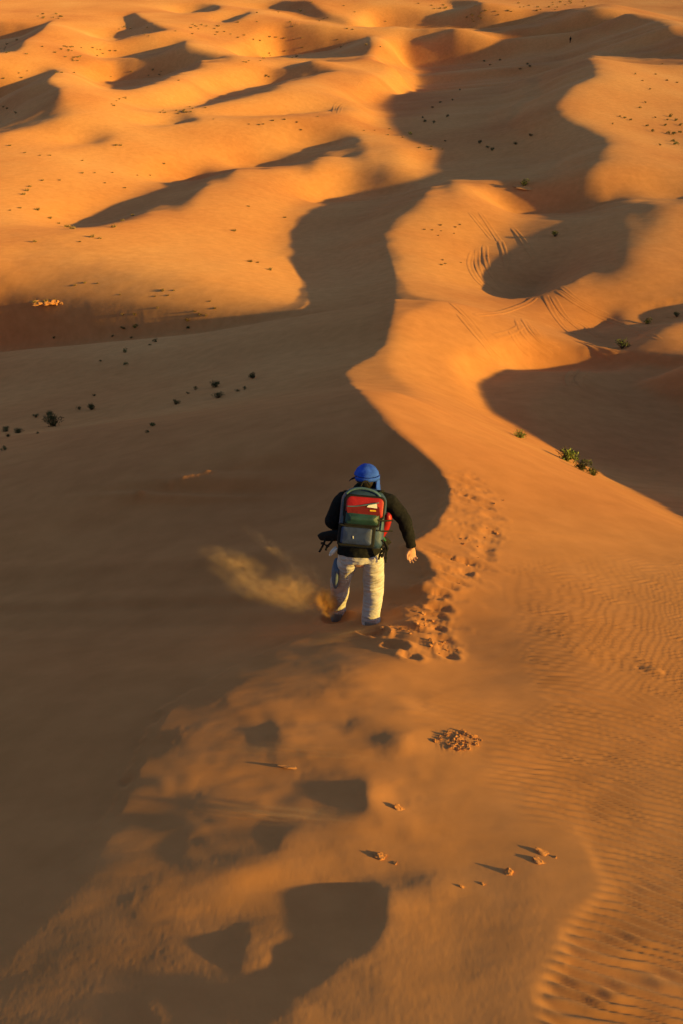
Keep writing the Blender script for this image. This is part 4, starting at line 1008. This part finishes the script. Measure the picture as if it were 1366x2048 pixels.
for t in TR:
    C_=crv([(a,b) for a,b in t],10); x,y=cast([tuple(c) for c in C_]); pts=np.stack([x,y],1)
    prev=None
    for i in range(len(pts)):
        d=pts[min(i+1,len(pts)-1)]-pts[max(i-1,0)]; n=np.array([-d[1],d[0]]); n/=max(np.linalg.norm(n),1e-6)
        wd=.16+.0009*pts[i][1]; q=[]
        fade=min(1,i/3,(len(pts)-1-i)/3)
        for o_,h_ in ((-1.6,-.03),(-1,.040),(-.45,.006),(.45,.006),(1,.040),(1.6,-.03)):
            P_=pts[i]+n*o_*wd; q.append((P_[0],P_[1],h_*(fade if h_>0.02 else 1)))
        q=np.array(q); zz=H(q[:,0],q[:,1])+q[:,2]+.004
        row=[bm.verts.new((q[k,0],q[k,1],zz[k])) for k in range(6)]
        if prev:
            for k in range(5): bm.faces.new((prev[k],prev[k+1],row[k+1],row[k]))
        prev=row
o=mesh_obj('tyre_tracks',bm,SAND); o['kind']='structure'
# ---- a far walker on the winding crest
x,y,z=ground_at(1140,86); wk=empty('person',(x,y,z)); tag(wk,'tiny dark walker far off on the winding crest at upper right','person'); wk.scale=(1.0,1.0,1.0)
bm=bmesh.new()
loft(bm,[(0,0,.80,.15,.12),(0,0,.95,.17,.13),(0,.02,1.15,.18,.13),(0,.03,1.38,.2,.13),(0,.03,1.47,.07,.07),(0,.03,1.54,.06,.07)],seg=12)
ball(bm,Vector((0,.04,1.63)),(.085,.10,.12),None,12)
for s in (-1,1):
    loft(bm,[(s*.19,.03,1.38,.06,.06),(s*.26,.05*s,1.1,.05,.05),(s*.25,.12*s,.84,.035,.035),(s*.25,.14*s,.76,.03,.02)],seg=8)
    loft(bm,[(s*.09,0,.85,.10,.10),(s*.10,.10*s,.46,.07,.07),(s*.10,.02*s,.08,.05,.05),(s*.10,.06+.02*s,.02,.05,.04)],seg=8)
ob=mesh_obj('body',bm,BLACK,wk); remesh(ob,.025,1)
print('plants',round(time.time()-T0,1))

# ================= sand in the air =================
def dust_mat(name,dens,nscale,col=(.98,.62,.27),stretch=(1,1,1)):
    m=bpy.data.materials.new(name); m.use_nodes=True; nt=m.node_tree; nt.nodes.clear()
    out=nt.nodes.new('ShaderNodeOutputMaterial'); v=nt.nodes.new('ShaderNodeVolumePrincipled'); L(nt,v.outputs[0],out.inputs['Volume'])
    v.inputs['Color'].default_value=(*col,1); v.inputs['Anisotropy'].default_value=.15
    tc=N(nt,'ShaderNodeTexCoord'); ln=N(nt,'ShaderNodeVectorMath',operation='LENGTH'); L(nt,tc.outputs['Object'],ln.inputs[0])
    mr=N(nt,'ShaderNodeMapRange'); mr.inputs[1].default_value=1.0; mr.inputs[2].default_value=0.0; L(nt,ln.outputs['Value'],mr.inputs[0])
    pw=N(nt,'ShaderNodeMath',operation='POWER'); pw.inputs[1].default_value=1.7; L(nt,mr.outputs[0],pw.inputs[0])
    mp=N(nt,'ShaderNodeMapping'); mp.inputs['Scale'].default_value=stretch; L(nt,tc.outputs['Object'],mp.inputs[0])
    oi=N(nt,'ShaderNodeObjectInfo'); ad=N(nt,'ShaderNodeVectorMath',operation='ADD'); L(nt,mp.outputs[0],ad.inputs[0]); L(nt,oi.outputs['Location'],ad.inputs[1])
    n=N(nt,'ShaderNodeTexNoise',i_Scale=nscale,i_Detail=4.0,i_Roughness=.6); L(nt,ad.outputs[0],n.inputs['Vector'])
    r=rampn(nt,n.outputs[0],[(.40,(0,0,0)),(.66,(1,1,1))])
    mu=N(nt,'ShaderNodeMath',operation='MULTIPLY'); L(nt,pw.outputs[0],mu.inputs[0]); L(nt,r.outputs[0],mu.inputs[1])
    m2=N(nt,'ShaderNodeMath',operation='MULTIPLY'); m2.inputs[1].default_value=dens; L(nt,mu.outputs[0],m2.inputs[0]); L(nt,m2.outputs[0],v.inputs['Density'])
    m.cycles.homogeneous_volume=False if hasattr(m.cycles,'homogeneous_volume') else False
    return m
_bm=bmesh.new(); bmesh.ops.create_icosphere(_bm,subdivisions=3,radius=1); PUFF_BM=_bm
def puff(name,m,a,b,ra,parent=None,rb=None):
    """ellipsoid of airborne sand between two points"""
    a=Vector(a); b=Vector(b); d=b-a; me=bpy.data.meshes.new(name); PUFF_BM.to_mesh(me); me.materials.append(m)
    o=bpy.data.objects.new(name,me); COL.objects.link(o)
    q=d.to_track_quat('X','Z'); M=Matrix.Translation((a+b)/2)@q.to_matrix().to_4x4()@Matrix.Diagonal((d.length/2,ra,rb or ra,1))
    if parent: o.parent=parent
    o.matrix_local=M; return o
DENSE=dust_mat('kicked_sand_dense',75,1.8,(.98,.60,.22)); THIN=dust_mat('kicked_sand_thin',5.5,1.5,(.98,.66,.32),(2.6,1.1,1.1)); VEIL=dust_mat('blowing_sand_veil',10,1.5,(.98,.68,.38),(.9,2.2,1))
kick=empty('dust_cloud',(HX,HY,HZ)); kick.scale=(SC,)*3; tag(kick,'orange burst of sand kicked up at the left foot and streaming away to the left','dust cloud')
puff('dust_puff',DENSE,P(668,1232,.12),P(636,1188,.14),.11,kick)
puff('dust_puff',DENSE,P(672,1240,.10),P(640,1224,.10),.07,kick)
for x0,y0,x1,y1,w_ in ((668,1205,600,1120,.07),(660,1212,540,1095,.09),(655,1222,400,1138,.14),(650,1226,430,1175,.12),(650,1218,540,1150,.20),(655,1232,520,1205,.10),(600,1150,480,1062,.07),(560,1165,390,1110,.12)):
    puff('dust_puff',THIN,P(x0,y0,.12),P(x1,y1,.20),w_,kick)
# flying grains and crumbs
rr_=random.Random(5); bm=bmesh.new()
for k in range(5000):
    t=rr_.random()**1.8; ln=rr_.random()
    src=P(666,1226,.12); dst=rr_.choice((P(640,1175,.14),P(628,1200,.14),P(560,1110,.18),P(470,1150,.2),P(600,1120,.20),P(520,1165,.18),P(600,1195,.14)))
    p=src.lerp(dst,t)+Vector((rr_.gauss(0,.03+.05*t),rr_.gauss(0,.03+.05*t),rr_.gauss(0,.02+.04*t)))
    s=rr_.uniform(.0012,.0045)*(1.2-t*.7)
    vs=[bm.verts.new(p+Vector((rr_.uniform(-s,s),rr_.uniform(-s,s),rr_.uniform(-s,s)))) for _ in range(4)]
    for f in ((0,1,2),(0,2,3),(0,3,1),(1,3,2)): bm.faces.new([vs[i] for i in f])
o=mesh_obj('flying_grains',bm,SAND,kick); tag(o,kind='stuff')
# low veil of sand streaming over the near slope
def veil(px0,py0,px1,py1,w,hgt):
    a=Vector(ground_at(px0,py0)); b=Vector(ground_at(px1,py1)); up=Vector((0,0,hgt*.5)); return puff('blowing_sand',VEIL,a+up,b+up,w,None,hgt)
for v_ in ((820,1420,430,1330,.30,.07),(800,1530,420,1500,.22,.06),(760,1660,380,1620,.22,.07),(900,1240,560,1300,.22,.05)):
    o=veil(*v_); tag(o,'thin veil of sand blowing low across the near slope','blowing sand',kind='stuff')
print('dust',round(time.time()-T0,1))

# ================= camera, sun, sky =================
cam=bpy.data.cameras.new('camera'); co=bpy.data.objects.new('camera',cam); COL.objects.link(co)
cam.sensor_fit='VERTICAL'; cam.sensor_height=36; cam.lens=F/2048*36; cam.clip_start=.1; cam.clip_end=6000
co.location=(0,0,0); co.rotation_euler=(math.pi/2-PITCH,0,0); scene.camera=co
sun=bpy.data.lights.new('sun','SUN'); so=bpy.data.objects.new('sun',sun); COL.objects.link(so)
sun.energy=5.0; sun.angle=math.radians(.7); sun.color=(1.64,1.05,.15)
tosun=Vector((math.cos(SA)*math.cos(SE),-math.sin(SA)*math.cos(SE),math.sin(SE)))
so.rotation_euler=tosun.to_track_quat('Z','Y').to_euler(); so.location=tosun*50
w=bpy.data.worlds.new('World'); scene.world=w; w.use_nodes=True; nt=w.node_tree; nt.nodes.clear()
sky=nt.nodes.new('ShaderNodeTexSky'); sky.sky_type='NISHITA'; sky.sun_disc=False; sky.sun_elevation=SE
sky.sun_rotation=math.atan2(tosun.x,tosun.y); sky.air_density=1.0; sky.dust_density=.8
bg=nt.nodes.new('ShaderNodeBackground'); bg.inputs[1].default_value=.128
o=nt.nodes.new('ShaderNodeOutputWorld'); nt.links.new(sky.outputs[0],bg.inputs[0]); nt.links.new(bg.outputs[0],o.inputs[0])
scene.view_settings.view_transform='Standard'; scene.view_settings.look='None'; scene.view_settings.exposure=0
scene.render.engine='CYCLES'; scene.cycles.use_denoising=True; scene.cycles.max_bounces=6; scene.cycles.volume_bounces=2
scene.cycles.volume_step_rate=1.0; scene.cycles.volume_max_steps=256
print('done',round(time.time()-T0,1))
